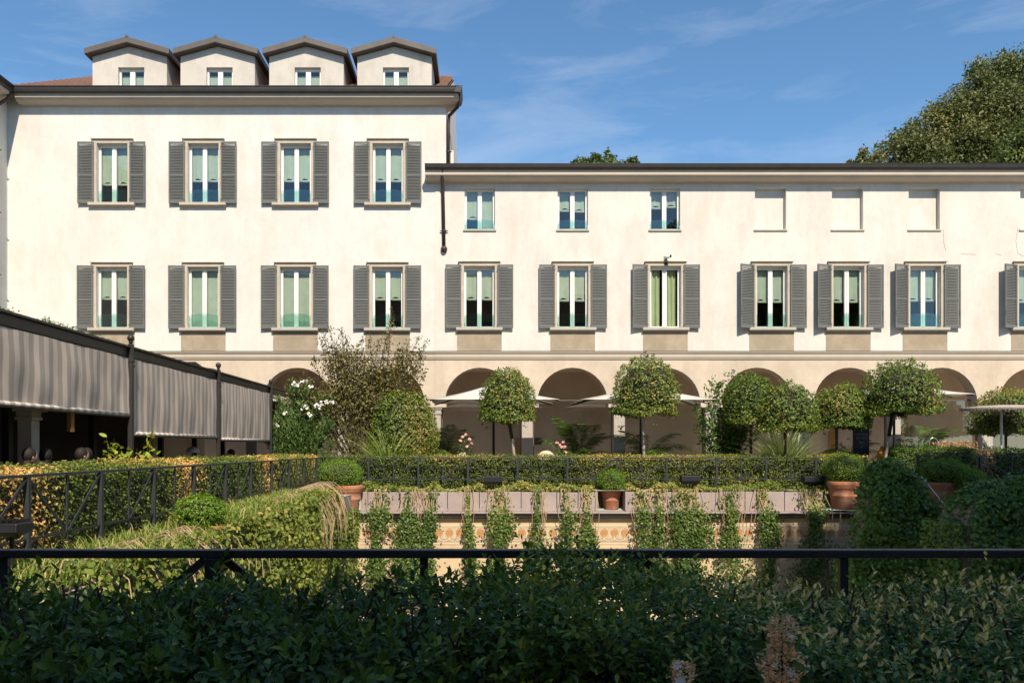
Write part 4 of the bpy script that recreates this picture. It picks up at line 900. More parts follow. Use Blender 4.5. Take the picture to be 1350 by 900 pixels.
# ---- front hedge: big leaves in shade
fh = thing('front_hedge', 'dense shaded evergreen hedge along the front railing with pale tips to one side', 'hedge', (.4, 2.2, 0))
HX0, HX1 = -2.0, 2.6
def htop(x, y): return .755+.045*np.sin(x*2.3+1)+.03*np.sin(x*5.1)+.02*np.sin(x*11+y*7)-.10*np.clip((2.05-y)/.5, 0, 1)**2
def front_leaves(n):
    x = HX0+RNG.random(n)*(HX1-HX0); rt = RNG.random(n) < .3; x = np.where(rt, .0+RNG.random(n)*2.4, x); t = RNG.random(n)
    P = np.zeros((n, 3)); Nn = np.zeros((n, 3))
    top = t < .55
    y = np.where(top, 1.72+RNG.random(n)*.92, 1.66+.16*RNG.random(n)**1.5)
    zt = htop(x, y); z = np.where(top, zt-.10*RNG.random(n)**1.5, .12+RNG.random(n)*(zt-.12))
    hol = patch(np.stack([x, z*0, z], 1), 6.0, 21)
    y = np.where(top, y, y+.16*hol+.06*np.sin(z*9+x*3))
    P = np.stack([x, y, z], 1); Nn[top] = (0, -.25, 1); Nn[~top] = (0, -1, .35)
    return P, Nn
P, Nn = front_leaves(56000)
# shoots: leaves in whorled sprigs standing out of the hedge
ns = 3600; bp, bn = front_leaves(ns); sd = unit(bn+RNG.normal(size=(ns, 3))*.45+np.array([0, 0, .45])); kk = 9
hgt = .03+.05*RNG.random(ns)
big = RNG.random(ns) < .05; hgt[big] += .06
tt = np.tile(np.linspace(.05, 1, kk), ns); sP = np.repeat(bp, kk, 0)+np.repeat(sd, kk, 0)*(tt*np.repeat(hgt, kk))[:, None]
ang = np.tile(np.arange(kk)*2.4, ns)+np.repeat(RNG.random(ns)*6.28, kk); sdr = np.repeat(sd, kk, 0)
e1 = unit(np.cross(sdr, np.tile([.3, .8, .1], (len(sdr), 1)))); e2_ = np.cross(sdr, e1)
sD = unit((e1*np.cos(ang)[:, None]+e2_*np.sin(ang)[:, None])*(1.15-.55*tt)[:, None]+sdr*(.35+.75*tt)[:, None]); sN = unit(np.cross(np.cross(sdr, sD), sD)*-1+sdr*.5)
T, Nx = orient(Nn, .15, .3, .8)
PA = np.concatenate([P, sP]); DA = np.concatenate([unit(T), sD]); NA = np.concatenate([Nx, sN]); n = len(PA)
LA = (.024+.017*RNG.random(n))*(1-.40*np.clip((PA[:, 0]+.25)/.7, 0, 1)); LA[len(P):] *= 1.0
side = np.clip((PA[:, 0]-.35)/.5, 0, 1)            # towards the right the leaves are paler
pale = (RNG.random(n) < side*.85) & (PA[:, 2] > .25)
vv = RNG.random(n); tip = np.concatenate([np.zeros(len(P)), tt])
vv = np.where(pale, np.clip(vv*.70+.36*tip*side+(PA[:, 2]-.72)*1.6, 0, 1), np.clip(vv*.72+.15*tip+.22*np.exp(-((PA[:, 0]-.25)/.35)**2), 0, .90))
# the leaves that show largest become parts, the rest one mass
vis = (PA[:, 0] > -640/1040*PA[:, 1]) & (PA[:, 0] < 705/1040*PA[:, 1]) & ((EZ-PA[:, 2])*1040/PA[:, 1] < 305)
score = np.where(vis, LA/PA[:, 1]*(.9+.2*RNG.random(n)), 0); idx = np.argsort(-score)[:300]
keep = np.ones(n, bool); keep[idx] = False
for mname, sel in (('l_front', ~pale), ('l_pale', pale)):
    k = keep & sel
    o = link('foliage', leaf_mesh('foliage', PA[k], DA[k], NA[k], LA[k], mname, wr=.46, fold=.22, var=vv[k]), fh); o['kind'] = 'stuff'
protos = {}
for i in idx:
    mt = 'l_pale' if pale[i] else 'l_front'; b = min(7, int(vv[i]*8))
    if (mt, b) not in protos: protos[(mt, b)] = leaf_mesh('leaf', np.zeros((1, 3)), np.array([[0, 1., 0]]), np.array([[0, 0, 1.]]), 1.0, mt, wr=.46, fold=.22, var=np.array([(b+.5)/8]))
    d = Vector(DA[i]).normalized(); s_ = Vector(np.cross(NA[i], DA[i])).normalized(); u = d.cross(s_)
    s_ = d.cross(u) if False else s_
    Mx = Matrix(((-s_.x, d.x, u.x, PA[i][0]), (-s_.y, d.y, u.y, PA[i][1]), (-s_.z, d.z, u.z, PA[i][2]), (0, 0, 0, 1)))
    o = bpy.data.objects.new('leaf', protos[(mt, b)]); C.objects.link(o); o.parent = fh
    o.matrix_parent_inverse = Matrix.Identity(4); o.matrix_basis = parent_world(fh).inverted() @ Mx @ Matrix.Scale(LA[i], 4)
m = MB()
for i in range(260):
    x = random.uniform(HX0, HX1); y = random.uniform(1.85, 2.5); m.tube([(x, y, 0), (x+random.uniform(-.1, .1), y+random.uniform(-.08, .05), .4), (x+random.uniform(-.2, .2), y+random.uniform(-.15, .1), .78)], [.008, .006, .003], 5)
m.build('stems', 'bark', fh)
MB().box(HX0, HX1, 2.0, 2.5, 0, .655).build('twig_light_block', 'twig', fh)  # solid twig-coloured block, added to shut out the bright court behind the leaves
for i in range(0):
    pass
# flower spikes in front of the hedge
def spike(x, ytop, Y, wpx, label, seed):
    s = Y/FP; X = wx(x, Y); zt = wz(ytop, Y); o = thing('flower_spike', label, 'flower', (X, Y, 0), 'abelia flower spikes before the hedge')
    m = MB(); m.tube([(X+.05, Y+.05, 0), (X+.02, Y+.02, .4), (X, Y, zt-.03)], [.006, .004, .002], 6); m.build('stem', 'bark', o)
    n = int(2400*wpx/40); h = .24; t = RNG.random(n)**.8; rr = (wpx*s)*(.45+.65*np.sin(np.minimum(t*2.2, 1.57)))*(.8+.25*np.sin(t*22)); a = RNG.random(n)*6.28; q = RNG.random(n)**.5
    P = np.stack([X+np.cos(a)*rr*q, Y+np.sin(a)*rr*q, zt-t*h], 1); Nn = np.stack([np.cos(a), np.sin(a), 0*a+.5], 1)
    link('sepals', leaf_mesh('sepals', P, unit(Nn+RNG.normal(size=(n,3))*.5), rdirs(n), .006+.005*RNG.random(n), 'l_flower', wr=.55), o)
    k = 24
    for j in range(k):
        c = P[RNG.integers(n)]; m = MB(); an = random.random()*6; out_ = Vector((c[0]-X, c[1]-Y, .01)).normalized(); f1 = out_.orthogonal().normalized(); f2 = out_.cross(f1); c = Vector(c)+out_*.006
        for g in range(5):
            th = an+g*1.2566; d = f1*math.cos(th)+f2*math.sin(th); e = f1*math.cos(th+1.57)+f2*math.sin(th+1.57)
            m.add([c, c+d*.005+e*.0025+out_*.001, c+d*.0095+out_*.002, c+d*.005-e*.0025+out_*.001], [(0,1,2,3)])
        m.build('flower', 'petalwhite', o)
    n = 9; P = np.stack([X+RNG.normal(size=n)*.02, Y-.02+RNG.normal(size=n)*.02, zt-.03-RNG.random(n)*.18], 1)
    link('leaves', leaf_mesh('leaves', P, unit(RNG.normal(size=(n,3))*np.array([1,.6,.3])+np.array([0,-.2,0])), unit(RNG.normal(size=(n,3))*.4+np.array([0,-.6,.7])), .028+.012*RNG.random(n), 'l_front', wr=.5, var=RNG.random(n)*.6), o)
spike(1030, 812, 1.42, 34, 'tall pinkish brown flower spike with white stars before the hedge', 1)
spike(900, 872, 1.42, 26, 'low pinkish flower spike beside the taller one', 2)

# ================================================================== topiary trees
def topiary(label, xl, xr, yt, yb, trunk_pts, Y, seed, pale=None, mat='l_topiary', flat=-.42, n=5200, dense=1.0, sprigs=50, varp=None):
    s = Y/FP; cx = wx((xl+xr)/2, Y); rx = (xr-xl)/2*s; H = (yb-yt)*s
    rz = H/(1-flat); cz = wz(yt, Y)-rz
    o = thing('topiary_tree', label, 'tree', (wx(trunk_pts[-1][0], Y), Y, 0), 'round clipped topiary standards')
    pts = [(wx(x, Y), Y, wz(y, Y)) for x, y in trunk_pts]; pts = [(cx, Y, cz)]+pts+[(pts[-1][0], Y, 0)]
    k = 2 if pale else len(pts)
    MB().tube(pts, [.03]+[.042]*(len(pts)-2)+[.06], 10).build('trunk', 'bark' if not pale else 'barkpale', o, smooth=True)
    if pale: MB().tube(pts[:pale], .05, 10).build('dark_upper_trunk', 'black', o, smooth=True)  # black tube around the upper part of the trunk
    m = MB()
    for i in range(9):
        a = i*.7; m.tube([(cx, Y, cz-rz*.5), (cx+math.cos(a)*rx*.5, Y+math.sin(a)*rx*.5, cz-rz*.1), (cx+math.cos(a)*rx*.8, Y+math.sin(a)*rx*.8, cz+rz*.25)], [.025, .015, .006], 6)
    m.build('limbs', 'bark', o)
    core('crown_light_block', (cx, Y, cz), (rx*.80, rx*.80, rz*.82), o, flat=flat, seed=seed)
    crown('crown', mat, (cx, Y, cz), (rx, rx*.95, rz), int(n*1.35), .072, o, seed=seed, flat=flat, amp=.042, depth=.26, k=9, sprigs=sprigs, varp=varp, simple=False, wr=.48)
topiary('round topiary with dark trunk over the pink roses and parasol pole', 632, 706, 486, 554, [(672, 560), (675, 578), (678, 600)], 23.1, 11, pale=3)
topiary('tallest dome topiary before the second parasol with straight dark trunk', 807, 894, 471, 546, [(847, 550), (849, 600)], 23.1, 12, pale=2, sprigs=90)
topiary('round topiary between the laurel shrub and a flatter one', 956, 1023, 492, 556, [(990, 560), (990, 600)], 23.6, 13)
topiary('flat-based topiary above the pale ornamental grass', 998, 1077, 505, 566, [(1035, 570), (1035, 600)], 22.95, 14)
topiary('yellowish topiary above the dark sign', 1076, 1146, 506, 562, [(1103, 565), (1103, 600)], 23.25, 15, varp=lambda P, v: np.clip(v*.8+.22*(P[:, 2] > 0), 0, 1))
topiary('widest topiary on a pale bent trunk before a granite column', 1138, 1237, 474, 545, [(1176, 548), (1172, 575), (1167, 605)], 22.7, 16, pale=3)
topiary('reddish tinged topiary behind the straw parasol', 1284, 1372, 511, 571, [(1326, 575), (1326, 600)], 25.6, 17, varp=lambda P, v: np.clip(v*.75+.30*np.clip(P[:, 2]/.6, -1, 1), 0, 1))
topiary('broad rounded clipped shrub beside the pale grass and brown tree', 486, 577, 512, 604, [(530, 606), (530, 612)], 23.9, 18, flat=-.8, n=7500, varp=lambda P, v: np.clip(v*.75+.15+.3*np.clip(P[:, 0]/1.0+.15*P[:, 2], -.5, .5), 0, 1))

# ================================================================== shrubs behind the hedges
def stems_shrub(name, label, base, tips, mat, ln, per, wr=.25, up=.8, rad=.16, group=None, seed=0, stem_mat='bark', sr=.02, bend=.3):
    o = thing(name, label, 'shrub', base, group); b = Vector(base); m = MB(); Ps = []; Ds = []
    for tip in tips:
        tip = Vector(tip); mid = b.lerp(tip, .5)+Vector((random.uniform(-1, 1), random.uniform(-1, 1), .3))*(tip-b).length*.12*bend
        pts = [b.lerp(mid, t)*(1-t)+mid.lerp(tip, t)*t for t in np.linspace(0, 1, 9)]
        m.tube(pts, [sr*(1-.85*i/8) for i in range(9)], 6)
        for i in range(per):
            t = .25+.75*random.random()**.7; q = b.lerp(mid, t)*(1-t)+mid.lerp(tip, t)*t; r = rad*(1.15-t*.75)
            off = Vector(rdirs(1)[0])*r*random.random()**.5; Ps.append(q+off); dd = (tip-b).normalized()*up+Vector(rdirs(1)[0]); Ds.append(dd)
    m.build('stems', stem_mat, o)
    P = np.array([tuple(p) for p in Ps]); D = np.array([tuple(d) for d in Ds])
    link('foliage', leaf_mesh('foliage', P, D, unit(rdirs(len(P))+np.array([0, -.3, .5])), ln*(.65+.7*RNG.random(len(P))), mat, wr=wr), o)
    return o, P
Y = 22.9+.9
def pt(x, y, Y=23.8, dy=0): return (wx(x, Y+dy), Y+dy, wz(y, Y+dy))
# oleander
tips = [pt(random.uniform(345, 440), random.uniform(520, 560), 23.6, random.uniform(-.4, .5)) for i in range(48)]+[pt(random.uniform(382, 408), random.uniform(500, 525), 23.6, random.uniform(-.2, .3)) for i in range(12)]+[pt(random.uniform(340, 440), random.uniform(555, 585), 23.5, -.3) for i in range(22)]
o, P = stems_shrub('oleander', 'bushy oleander with long narrow leaves and white blossoms by the pavilion end', pt(395, 640, 23.6), tips, 'l_olean', .15, 95, wr=.17, up=1.1, rad=.24)
for i, (x, y) in enumerate(((388, 506), (402, 503), (397, 505), (410, 508), (417, 535), (425, 531), (430, 529), (404, 536), (408, 546), (398, 537), (365, 560), (352, 575), (437, 530), (391, 507), (421, 536), (376, 545))):
    c = Vector(pt(x, y, 23.0, random.uniform(0, .3))); m = MB()
    for k in range(9):
        q = c+Vector(rdirs(1)[0])*.055; d = Vector(rdirs(1)[0]); e = d.orthogonal().normalized()*.03; f_ = d.cross(e)
        m.add([q-e-f_, q+e-f_, q+e+f_, q-e+f_], [(0,1,2,3)])
    m.build('blossom', 'petalwhite', o)
# brown-leaved small tree
tips = [pt(*a, 23.9, random.uniform(-.6, .6)) for a in ((380, 512), (392, 500), (402, 490), (413, 470), (425, 432), (432, 428), (420, 440), (438, 452), (446, 470), (455, 440), (450, 432), (470, 452), (478, 445), (488, 440), (500, 448), (508, 440), (517, 404), (516, 420), (530, 452), (540, 447), (553, 443), (564, 447), (558, 468), (548, 485), (560, 488), (540, 500), (520, 470), (465, 480), (430, 500), (410, 520), (440, 530), (520, 505), (490, 480), (500, 510), (470, 510), (455, 520), (535, 520), (480, 465), (545, 465), (400, 515), (425, 515))]
o, P = stems_shrub('brown_leaved_tree', 'airy small tree with olive-brown leaves beside the oleander', pt(483, 640, 23.9), tips, 'l_maple', .08, 165, wr=.5, up=.3, rad=.33, sr=.035, bend=.6)
o['category'] = 'tree'
for c, r, n in ((pt(478, 535, 24.0), (1.35, .8, 1.05), 4600), (pt(445, 520, 24.0), (.8, .6, .55), 1300), (pt(495, 500, 24.0), (.9, .6, .7), 1900), (pt(452, 480, 24.0), (.7, .5, .7), 1300), (pt(535, 480, 24.0), (.5, .4, .5), 600)):
    d = rdirs(n); Pq = d*(RNG.random(n)**.4)[:, None]*np.array(r)*lobes(d, .18, 5, n)[:, None]+np.array(c); T, Nx = orient(d)
    link('foliage', leaf_mesh('foliage', Pq, T, Nx, .06+.05*RNG.random(n), 'l_maple', wr=.5), o)
# laurel shrub
tips = [pt(random.uniform(908, 1000), random.uniform(500, 585), 24.2, random.uniform(-.4, .5)) for i in range(46)]+[pt(a, b, 24.2) for a, b in ((938, 496), (960, 490), (950, 500), (928, 510), (968, 488), (975, 500), (915, 530))]
stems_shrub('laurel_shrub', 'loose tall laurel shrub with glossy leaves before the arcade', pt(955, 640, 24.2), tips, 'l_laurel', .14, 52, wr=.36, up=.5, rad=.30)
# bright young shoots beside the pavilion
tips = [pt(a, b, 12.2) for a, b in ((140, 575), (150, 578), (158, 590), (165, 598), (135, 592), (145, 585), (172, 588))]
stems_shrub('leafy_shoots', 'bright yellow-green shrub shoots above the side hedge', pt(152, 660, 12.2), tips, 'l_yellow', .10, 15, wr=.5, up=.2, rad=.09, group='young yellow-green shoots', sr=.010)
tips = [pt(a, b, 12.6) for a, b in ((203, 560), (198, 575), (190, 585), (180, 590), (207, 590), (196, 596), (185, 600))]
stems_shrub('leafy_shoots', 'taller arching yellow-green shoot beside the second awning', pt(185, 660, 12.6), tips, 'l_yellow', .10, 12, wr=.5, up=.2, rad=.085, group='young yellow-green shoots', sr=.010)
# roses
def rose(x, y, Y, label, hts, seed):
    tips = [pt(a, b, Y, random.uniform(-.1, .1)) for a, b in hts]
    o, P = stems_shrub('rose_bush', label, (wx(x, Y), Y, 0), tips, 'l_laurel', .06, 40, wr=.5, rad=.16, up=.2, sr=.010, group='pink roses behind the back hedge')
    for t in tips[:6]:
        c = Vector(t)+Vector((0, -.08, .02)); m = MB()
        for k in range(14):
            d = Vector(rdirs(1)[0]); d.z = abs(d.z); e = d.orthogonal().normalized(); f_ = d.cross(e); q = c+d*.032
            m.add([q-e*.03-f_*.03, q+e*.03-f_*.03, q+e*.035+f_*.03+d*.012, q-e*.035+f_*.03+d*.012], [(0,1,2,3)])
        m.build('rose', 'petalpink', o)
rose(612, 600, 24.0, 'rose bush with scattered pink blooms beside the left column', ((610, 577), (614, 574), (619, 580), (622, 586), (607, 582), (616, 590), (611, 592), (620, 595)), 1)
rose(742, 600, 24.0, 'rose bush with a dense cluster of pink blooms before the palm', ((734, 585), (738, 588), (742, 584), (740, 590), (745, 597), (744, 590), (738, 595), (733, 592)), 2)
# orange flowering plants behind the right hedge
Y = 23.8; n = 2600; P = np.stack([wx(1238, Y)+RNG.random(n)*1.2, Y+RNG.random(n)*.5, .8+RNG.random(n)*.62*(.6+.4*np.sin(RNG.random(n)*3))], 1)
tag(link('flowering_plants', leaf_mesh('flowering_plants', P, rdirs(n)+np.array([0,0,.5]), rdirs(n), .05, 'l_orange', wr=.6), None), 'orange-tinged flowering plants behind the dark hedge and steel hoop', 'plants', kind='stuff')
MB
m = MB().box(wx(1236, Y), wx(1290, Y), Y-.02, Y+.55, 0, .85); tag(m.build('planter_box', 'concrete'), 'planter box under the orange flowering plants', 'planter')
# ornamental grass
o = thing('ornamental_grass', 'pale arching ornamental grass before the round clipped shrub', 'grass', pt(512, 636, 23.65), 'pale ornamental grasses')
blades('blades', 'l_pampas', (wx(512, 23.7), 23.65, .1), 320, 2.7, 1.5, o, wid=.035, droop=.75, rad=.25, seg=6)
o = thing('ornamental_grass', 'pale arching ornamental grass under the flat-based topiary', 'grass', pt(1035, 636, 23.6), 'pale ornamental grasses')
blades('blades', 'l_pampas', (wx(1032, 23.7), 23.65, .1), 280, 2.9, 1.5, o, wid=.034, droop=.72, rad=.22, seg=6)
# palms in the gallery
def frond_mesh(seed, L_=1.5):
    random.seed(seed); m = MB(); pts = []; 
    for i in range(13):
        u = i/12; pts.append(Vector((L_*(u-.10*u*u), 0, L_*(.75*u-.72*u*u))))
    m.tube(pts, [.012*(1-.8*i/12) for i in range(13)], 5); nb = len(m.f); va = [.3]*nb
    for i in range(2, 52):
        u = i/52; k = u*12; q = pts[int(k)].lerp(pts[min(12, int(k)+1)], k-int(k)); ll = L_*.34*math.sin(math.pi*min(1, u*.85+.12))
        for s in (-1, 1):
            d = Vector((.55, s*.8, -.05-.35*random.random())).normalized(); w_ = .016; sd = Vector((.8, -s*.55, 0))
            e = q+d*ll+Vector((0, 0, -.18*ll)); mid = q+d*ll*.5
            m.add([q-sd*w_*.4, mid-sd*w_, e, mid+sd*w_], [(0,1,2,3)]); va.append(random.random())
    me = m.mesh('frond', 'l_palm'); at = me.attributes.new('var', 'FLOAT', 'FACE'); at.data.foreach_set('value', np.array(va, np.float32)); return me
FR = [frond_mesh(i, 1.5+.12*i) for i in range(3)]
def palm(x, Y, label, sc_, nf, seed):
    X = wx(x, Y); o = thing('palm', label, 'palm', (X, Y, 0), 'potted palms in the arcade'); random.seed(seed)
    MB().lathe([(.001, 0), (.2, 0), (.27, .42), (.29, .45), (.25, .45), (.24, .40), (.001, .40)], (X, Y, 0), 18).build('pot', 'concrete', o, smooth=True)
    m = MB()
    for i in range(5): m.tube([(X+.03*i-.06, Y+.04*math.sin(i*2), .4), (X+.05*i-.1, Y, .95)], [.025, .018], 6)
    m.build('trunk', 'l_palm' if False else 'bark', o)
    for i in range(nf):
        f = link('frond', FR[i % 3], o); a = i*2.4+seed; e = random.uniform(-.25, .95)
        f.location = (.06*math.cos(a), .06*math.sin(a), .85+.2*random.random()); f.matrix_parent_inverse = Matrix.Identity(4)
        f.rotation_euler = (0, -e, a); s = sc_*random.uniform(.8, 1.1); f.scale = (s, s, s)
palm(590, 26.0, 'potted palm beside the column left of the pink roses', .75, 14, 2)
palm(764, 26.2, 'potted palm in the middle of the open bay by the clustered roses', .95, 15, 4)
palm(850, 26.2, 'potted palm behind the straight topiary trunk', .95, 13, 7)
palm(1212, 26.3, 'dark potted palm in the bay right of the bent topiary trunk', .95, 10, 9)
palm(566, 25.8, 'low potted palm in the shade left of the granite column', .6, 9, 5)
palm(1120, 26.0, 'potted palm standing behind the dark sign', .7, 10, 12)
random.seed(99)
# ================================================================== ivy and planting around the court
def trail(x, wpx, label, ybot, seed, dens=1.0):
    Y = 21.52; s = Y/FP; X = wx(x, Y); w_ = wpx*s/2; zt = .02; zb_ = wz(ybot, Y)
    o = thing('trailing_ivy', label, 'ivy', (X, Y, zt), 'ivy trails hanging over the slabs and frieze wall')
    n = int(4200*dens*wpx/34+500); t = RNG.random(n); 
    lop = .75+.35*np.sin(t*7+seed)+.15*np.sin(t*19+seed*2)
    P = np.stack([X+RNG.normal(size=n)*w_*.60*lop*(.55+.6*t)+.06*np.sin(t*5+seed), 21.93-.40*np.clip((t-.13)/.06, 0, 1)-RNG.random(n)*.15, zt+.04-t*(zt-zb_)], 1)
    den = patch(P*np.array([1, 0, 1]), 3.0, seed); k = (RNG.random(n) < .25+1.0*den) & ((t > .2) | (RNG.random(n) < .15+1.6*t)); P = P[k]; t = t[k]
    T = unit(RNG.normal(size=P.shape)*.7+np.array([0, -.1, -.8])); Nx = unit(RNG.normal(size=P.shape)*.5+np.array([0, -1, .35]))
    v = np.clip(RNG.random(len(P))*.7+.9*(np.clip(.35-t, 0, 1))+.25*(patch(P, 2.2, seed+3)-.4), 0, 1)
    link('foliage', leaf_mesh('foliage', P, T, Nx, .045+.04*RNG.random(len(P)), 'l_ivy', wr=.8, var=v), o)
    m = MB()
    for i in range(int(3+wpx*.22)):
        x0 = X+random.gauss(0, w_*.5); l = random.uniform(.4, 1.2); yq = 21.9
        m.tube([(x0, 22.1, .03), (x0+random.gauss(0, .02), yq, .06), (x0+random.gauss(0, .05), yq-.04, -.2), (x0+random.gauss(0, .08), 21.55, -.55), (x0+random.gauss(0, .10), 21.52, -.55-l)], [.008, .009, .009, .008, .004], 5)
    m.build('dry_stems', 'drystem', o)
for i, (x, w_, d, lab) in enumerate(((497, 40, .8, 'first thin ivy trail next to the weathered pot'), (540, 46, 1, 'broad ivy trail with many dry stems, second from the weathered pot'), (566, 26, .8, 'ivy trail touching the broad dry-stemmed one'), (620, 17, .7, 'very thin ivy strand crossing the bare slabs'), (657, 38, 1.3, 'dense dark green ivy trail under the floodlight'),
        (711, 27, .9, 'narrow ivy trail beyond the floodlight'), (748, 24, .7, 'brownish sparse ivy trail left of the small pot'), (777, 28, .9, 'narrow ivy trail hanging right beside the small pot'), (848, 30, 1, 'ivy trail right of the small pot'), (872, 28, 1.1, 'leafy ivy trail touching the one right of the small pot'), (908, 62, 1.1, 'widest leafy ivy trail on the frieze wall'),
        (966, 38, .9, 'ivy trail at the edge of the shadow'), (1012, 30, .9, 'shaded thin ivy trail over the slab joints'), (1076, 56, 1.2, 'shaded bushy ivy trail beside the large pot'))):
    trail(x, w_, lab, 790, i*3+1, d)
# low cover on the planter edge
n = 15000; x = wx(466, 22.1)+RNG.random(n)*(wx(1100, 22.1)-wx(466, 22.1)); h = patch(np.stack([x, x*0, x*0], 1), 4, 31)*.55+.45*patch(np.stack([x, x*0, x*0], 1), 16, 33)**2
P = np.stack([x, 22.02+.62*RNG.random(n), -.07+(.03+.34*h)*RNG.random(n)**1.3], 1)
gapm = ~((P[:, 0] > wx(785, 22)) & (P[:, 0] < wx(828, 22))); P = P[gapm]; n = len(P)
T, Nx = orient(np.tile([0, -.5, .8], (n, 1)), -.2)
tag(link('ground_cover', leaf_mesh('ground_cover', P, T, Nx, .05+.04*RNG.random(n), 'l_bank', wr=.6, var=np.clip(RNG.random(n)*.75+.35*(patch(P, 1.7, 8)-.4), 0, 1)), None), 'mixed leafy cover along the top of the slabs', 'plants', kind='stuff')
# left bank: planting that rolls over the court edge
def bank_x(t): return t
n = 60000; yb = 5.2+RNG.random(n)**.8*15.4; t = RNG.random(n)
bul = (.10+.22*patch(np.stack([yb*0, yb, yb*0], 1), 1.2, 17))*(1-.75*np.clip((yb-14)/4, 0, 1))
lift = .10+.16*patch(np.stack([yb*0, yb, yb*0], 1), .9, 23)+.14*np.clip((yb-12)/4, 0, 1)-.80*np.clip((yb-17.6)/1.6, 0, 1)
flatp = t < .42; u = t/.42; dn = (t-.42)/.58
X = np.where(flatp, -4.42+u*(4.42-3.45+bul), -3.45+bul*(1+.5*np.sin(dn*3.0))+.05*np.sin(yb*4+dn*9)); Z = np.where(flatp, lift*np.sin(np.clip(u*1.35+.12, 0, 1.57)), lift*.9-dn*1.75)
P = np.stack([X+RNG.normal(size=n)*.035, yb, Z+RNG.normal(size=n)*.035], 1)
Nn = np.where(flatp[:, None], np.array([.35, -.2, .9]), np.array([1, -.2, .15])); T, Nx = orient(Nn, .35)
q = patch(P, 1.5, 41); k = (RNG.random(n) < .12+1.15*q)
v = np.clip(RNG.random(n)*.7+.45*(patch(P, 1.1, 43)-.40)+.08*flatp, 0, 1)
tag(link('bank_ivy', leaf_mesh('bank_ivy', P[k], T[k], Nx[k], .05+.045*RNG.random(k.sum()), 'l_bank', wr=.7, var=v[k]), None), 'sunlit yellow-green creeper rolling over the side of the sunken court', 'ivy', kind='stuff')
# solid earth under it
m = MB(); m.prism_y([(-4.45, -.3), (-4.45, .01), (-3.9, .06), (-3.5, .02), (-3.42, -.3), (-3.40, -2.0), (-3.6, -2.0)], 4.5, 19.5); o = struct('bank_earth', m, 'soil')
gb = lambda i: (random.uniform(-4.4, -3.45), 6.0+15*random.random()**.9, random.uniform(.05, .18))
def gb(i):
    y = 6.0+11.3*random.random()**.9; return (random.uniform(-4.4, -3.35), y, random.uniform(.02, .12)+.12*min(1, max(0, (y-12)/6)))
o = blades('bank_grass', 'l_grass', gb, 6500, .24, .16, None, wid=.012, droop=.7, rad=.06, seg=3); o2 = blades('bank_grass', 'l_grass', lambda i: (random.uniform(-4.2, -3.3), 10.5+6.5*random.random(), .14+.1*random.random()), 2600, .26, .28, o, wid=.014, droop=.9, rad=.08, seg=4); o2['kind'] = 'stuff'; tag(o, 'long yellowish grass along the bank below the side railing', 'grass', kind='stuff')
m = MB()
for i in range(300):
    y = 6.5+12*random.random() if i < 110 else 11+6.8*random.random()**.7; x0 = -3.6+random.uniform(-.25, .12); z0 = .12+.2*min(1, max(0, (y-12)/6)); l = random.uniform(.3, 1.0)
    m.tube([(x0-.3, y+.1, z0), (x0, y, z0+.10), (x0+.28, y-random.random()*.1, z0-.12), (x0+.38+random.random()*.1, y-random.random()*.3, z0-.15-l*.5), (x0+.42+random.random()*.06, y-random.random()*.35, z0-.15-l)], [.006, .007, .007, .006, .003], 5)
o = tag(m.build('dry_creeper_stems', 'drystem'), 'bare tan creeper stems combed over the sunlit bank', 'stems', kind='stuff')
# right: ivy-covered parapet and ivy mass
def ivy_mass(name, label, poly, y0, y1, n, seed, mat='l_ivyd'):
    """poly: outline (x,z) of a slab standing between y0 and y1"""
    o = thing(name, label, 'ivy', ((poly[0][0]+poly[2][0])/2, (y0+y1)/2, -3.5))
    xs = np.array([p[0] for p in poly]); cxm = xs.mean()
    def top(x): 
        up = [(p[0], p[1]) for p in poly]; return np.interp(x, [p[0] for p in up], [p[1] for p in up])
    m = MB(); full = [(p[0], p[1]-.14) for p in poly]+[(poly[-1][0], -3.5), (poly[0][0], -3.5)]
    m.prism_y(full, y0+.1, y1); m.build('masonry', 'concrete', o)
    x = poly[0][0]-.05+RNG.random(n)*(poly[-1][0]-poly[0][0]+.1); zt = top(x); a = RNG.random(n); tp = a < .25
    bul = patch(np.stack([x, zt*0, a*3], 1), 2.2, seed)
    z = np.where(tp, zt+.0, zt-RNG.random(n)*np.maximum(zt+2.2, .2)); y = np.where(tp, y0+RNG.random(n)*(y1-y0), y0-.02)
    P = np.stack([x, y, z], 1); bb = patch(P, 2.3, seed+1)*.34+patch(P, 6, seed+2)*.16
    P[:, 1] -= np.where(tp, 0, bb-.08); P[:, 2] += np.where(tp, bb*.35-.06, 0); P += RNG.normal(size=P.shape)*.05
    ns_ = n//5; j = RNG.random(ns_); x_ = poly[0][0]-.03-.12*RNG.random(ns_)+j*0; zt0 = top(np.full(ns_, poly[0][0]+.05)); S_ = np.stack([x_, y0-.1+RNG.random(ns_)*(y1-y0+.15), zt0-RNG.random(ns_)*(zt0+2.4)], 1)
    S_[:, 0] -= patch(S_, 2.6, seed+7)*.15
    P = np.concatenate([P, S_]); n = len(P); Nn = np.concatenate([np.where(tp[:, None], np.array([0, -.3, 1.]), np.array([-.2, -1, .4])), np.tile([-1., -.3, .3], (ns_, 1))]); T, Nx = orient(Nn, .6, .3, .6)
    link('foliage', leaf_mesh('foliage', P, T, Nx, .06+.05*RNG.random(n), mat, wr=.85, var=RNG.random(n)*.8+.25*(patch(P, 1.5, seed+4)-.3)), o)
    return o
Y = 18.9
ivy_mass('ivy_parapet', 'big dark ivy mound over the sloping stair parapet', [(wx(x, Y), wz(y, Y)) for x, y in ((1136, 742), (1144, 700), (1152, 658), (1162, 626), (1174, 611), (1185, 610), (1208, 626), (1236, 664), (1266, 700), (1296, 740))], 19.1, 19.8, 17000, 51)
Y = 16.6
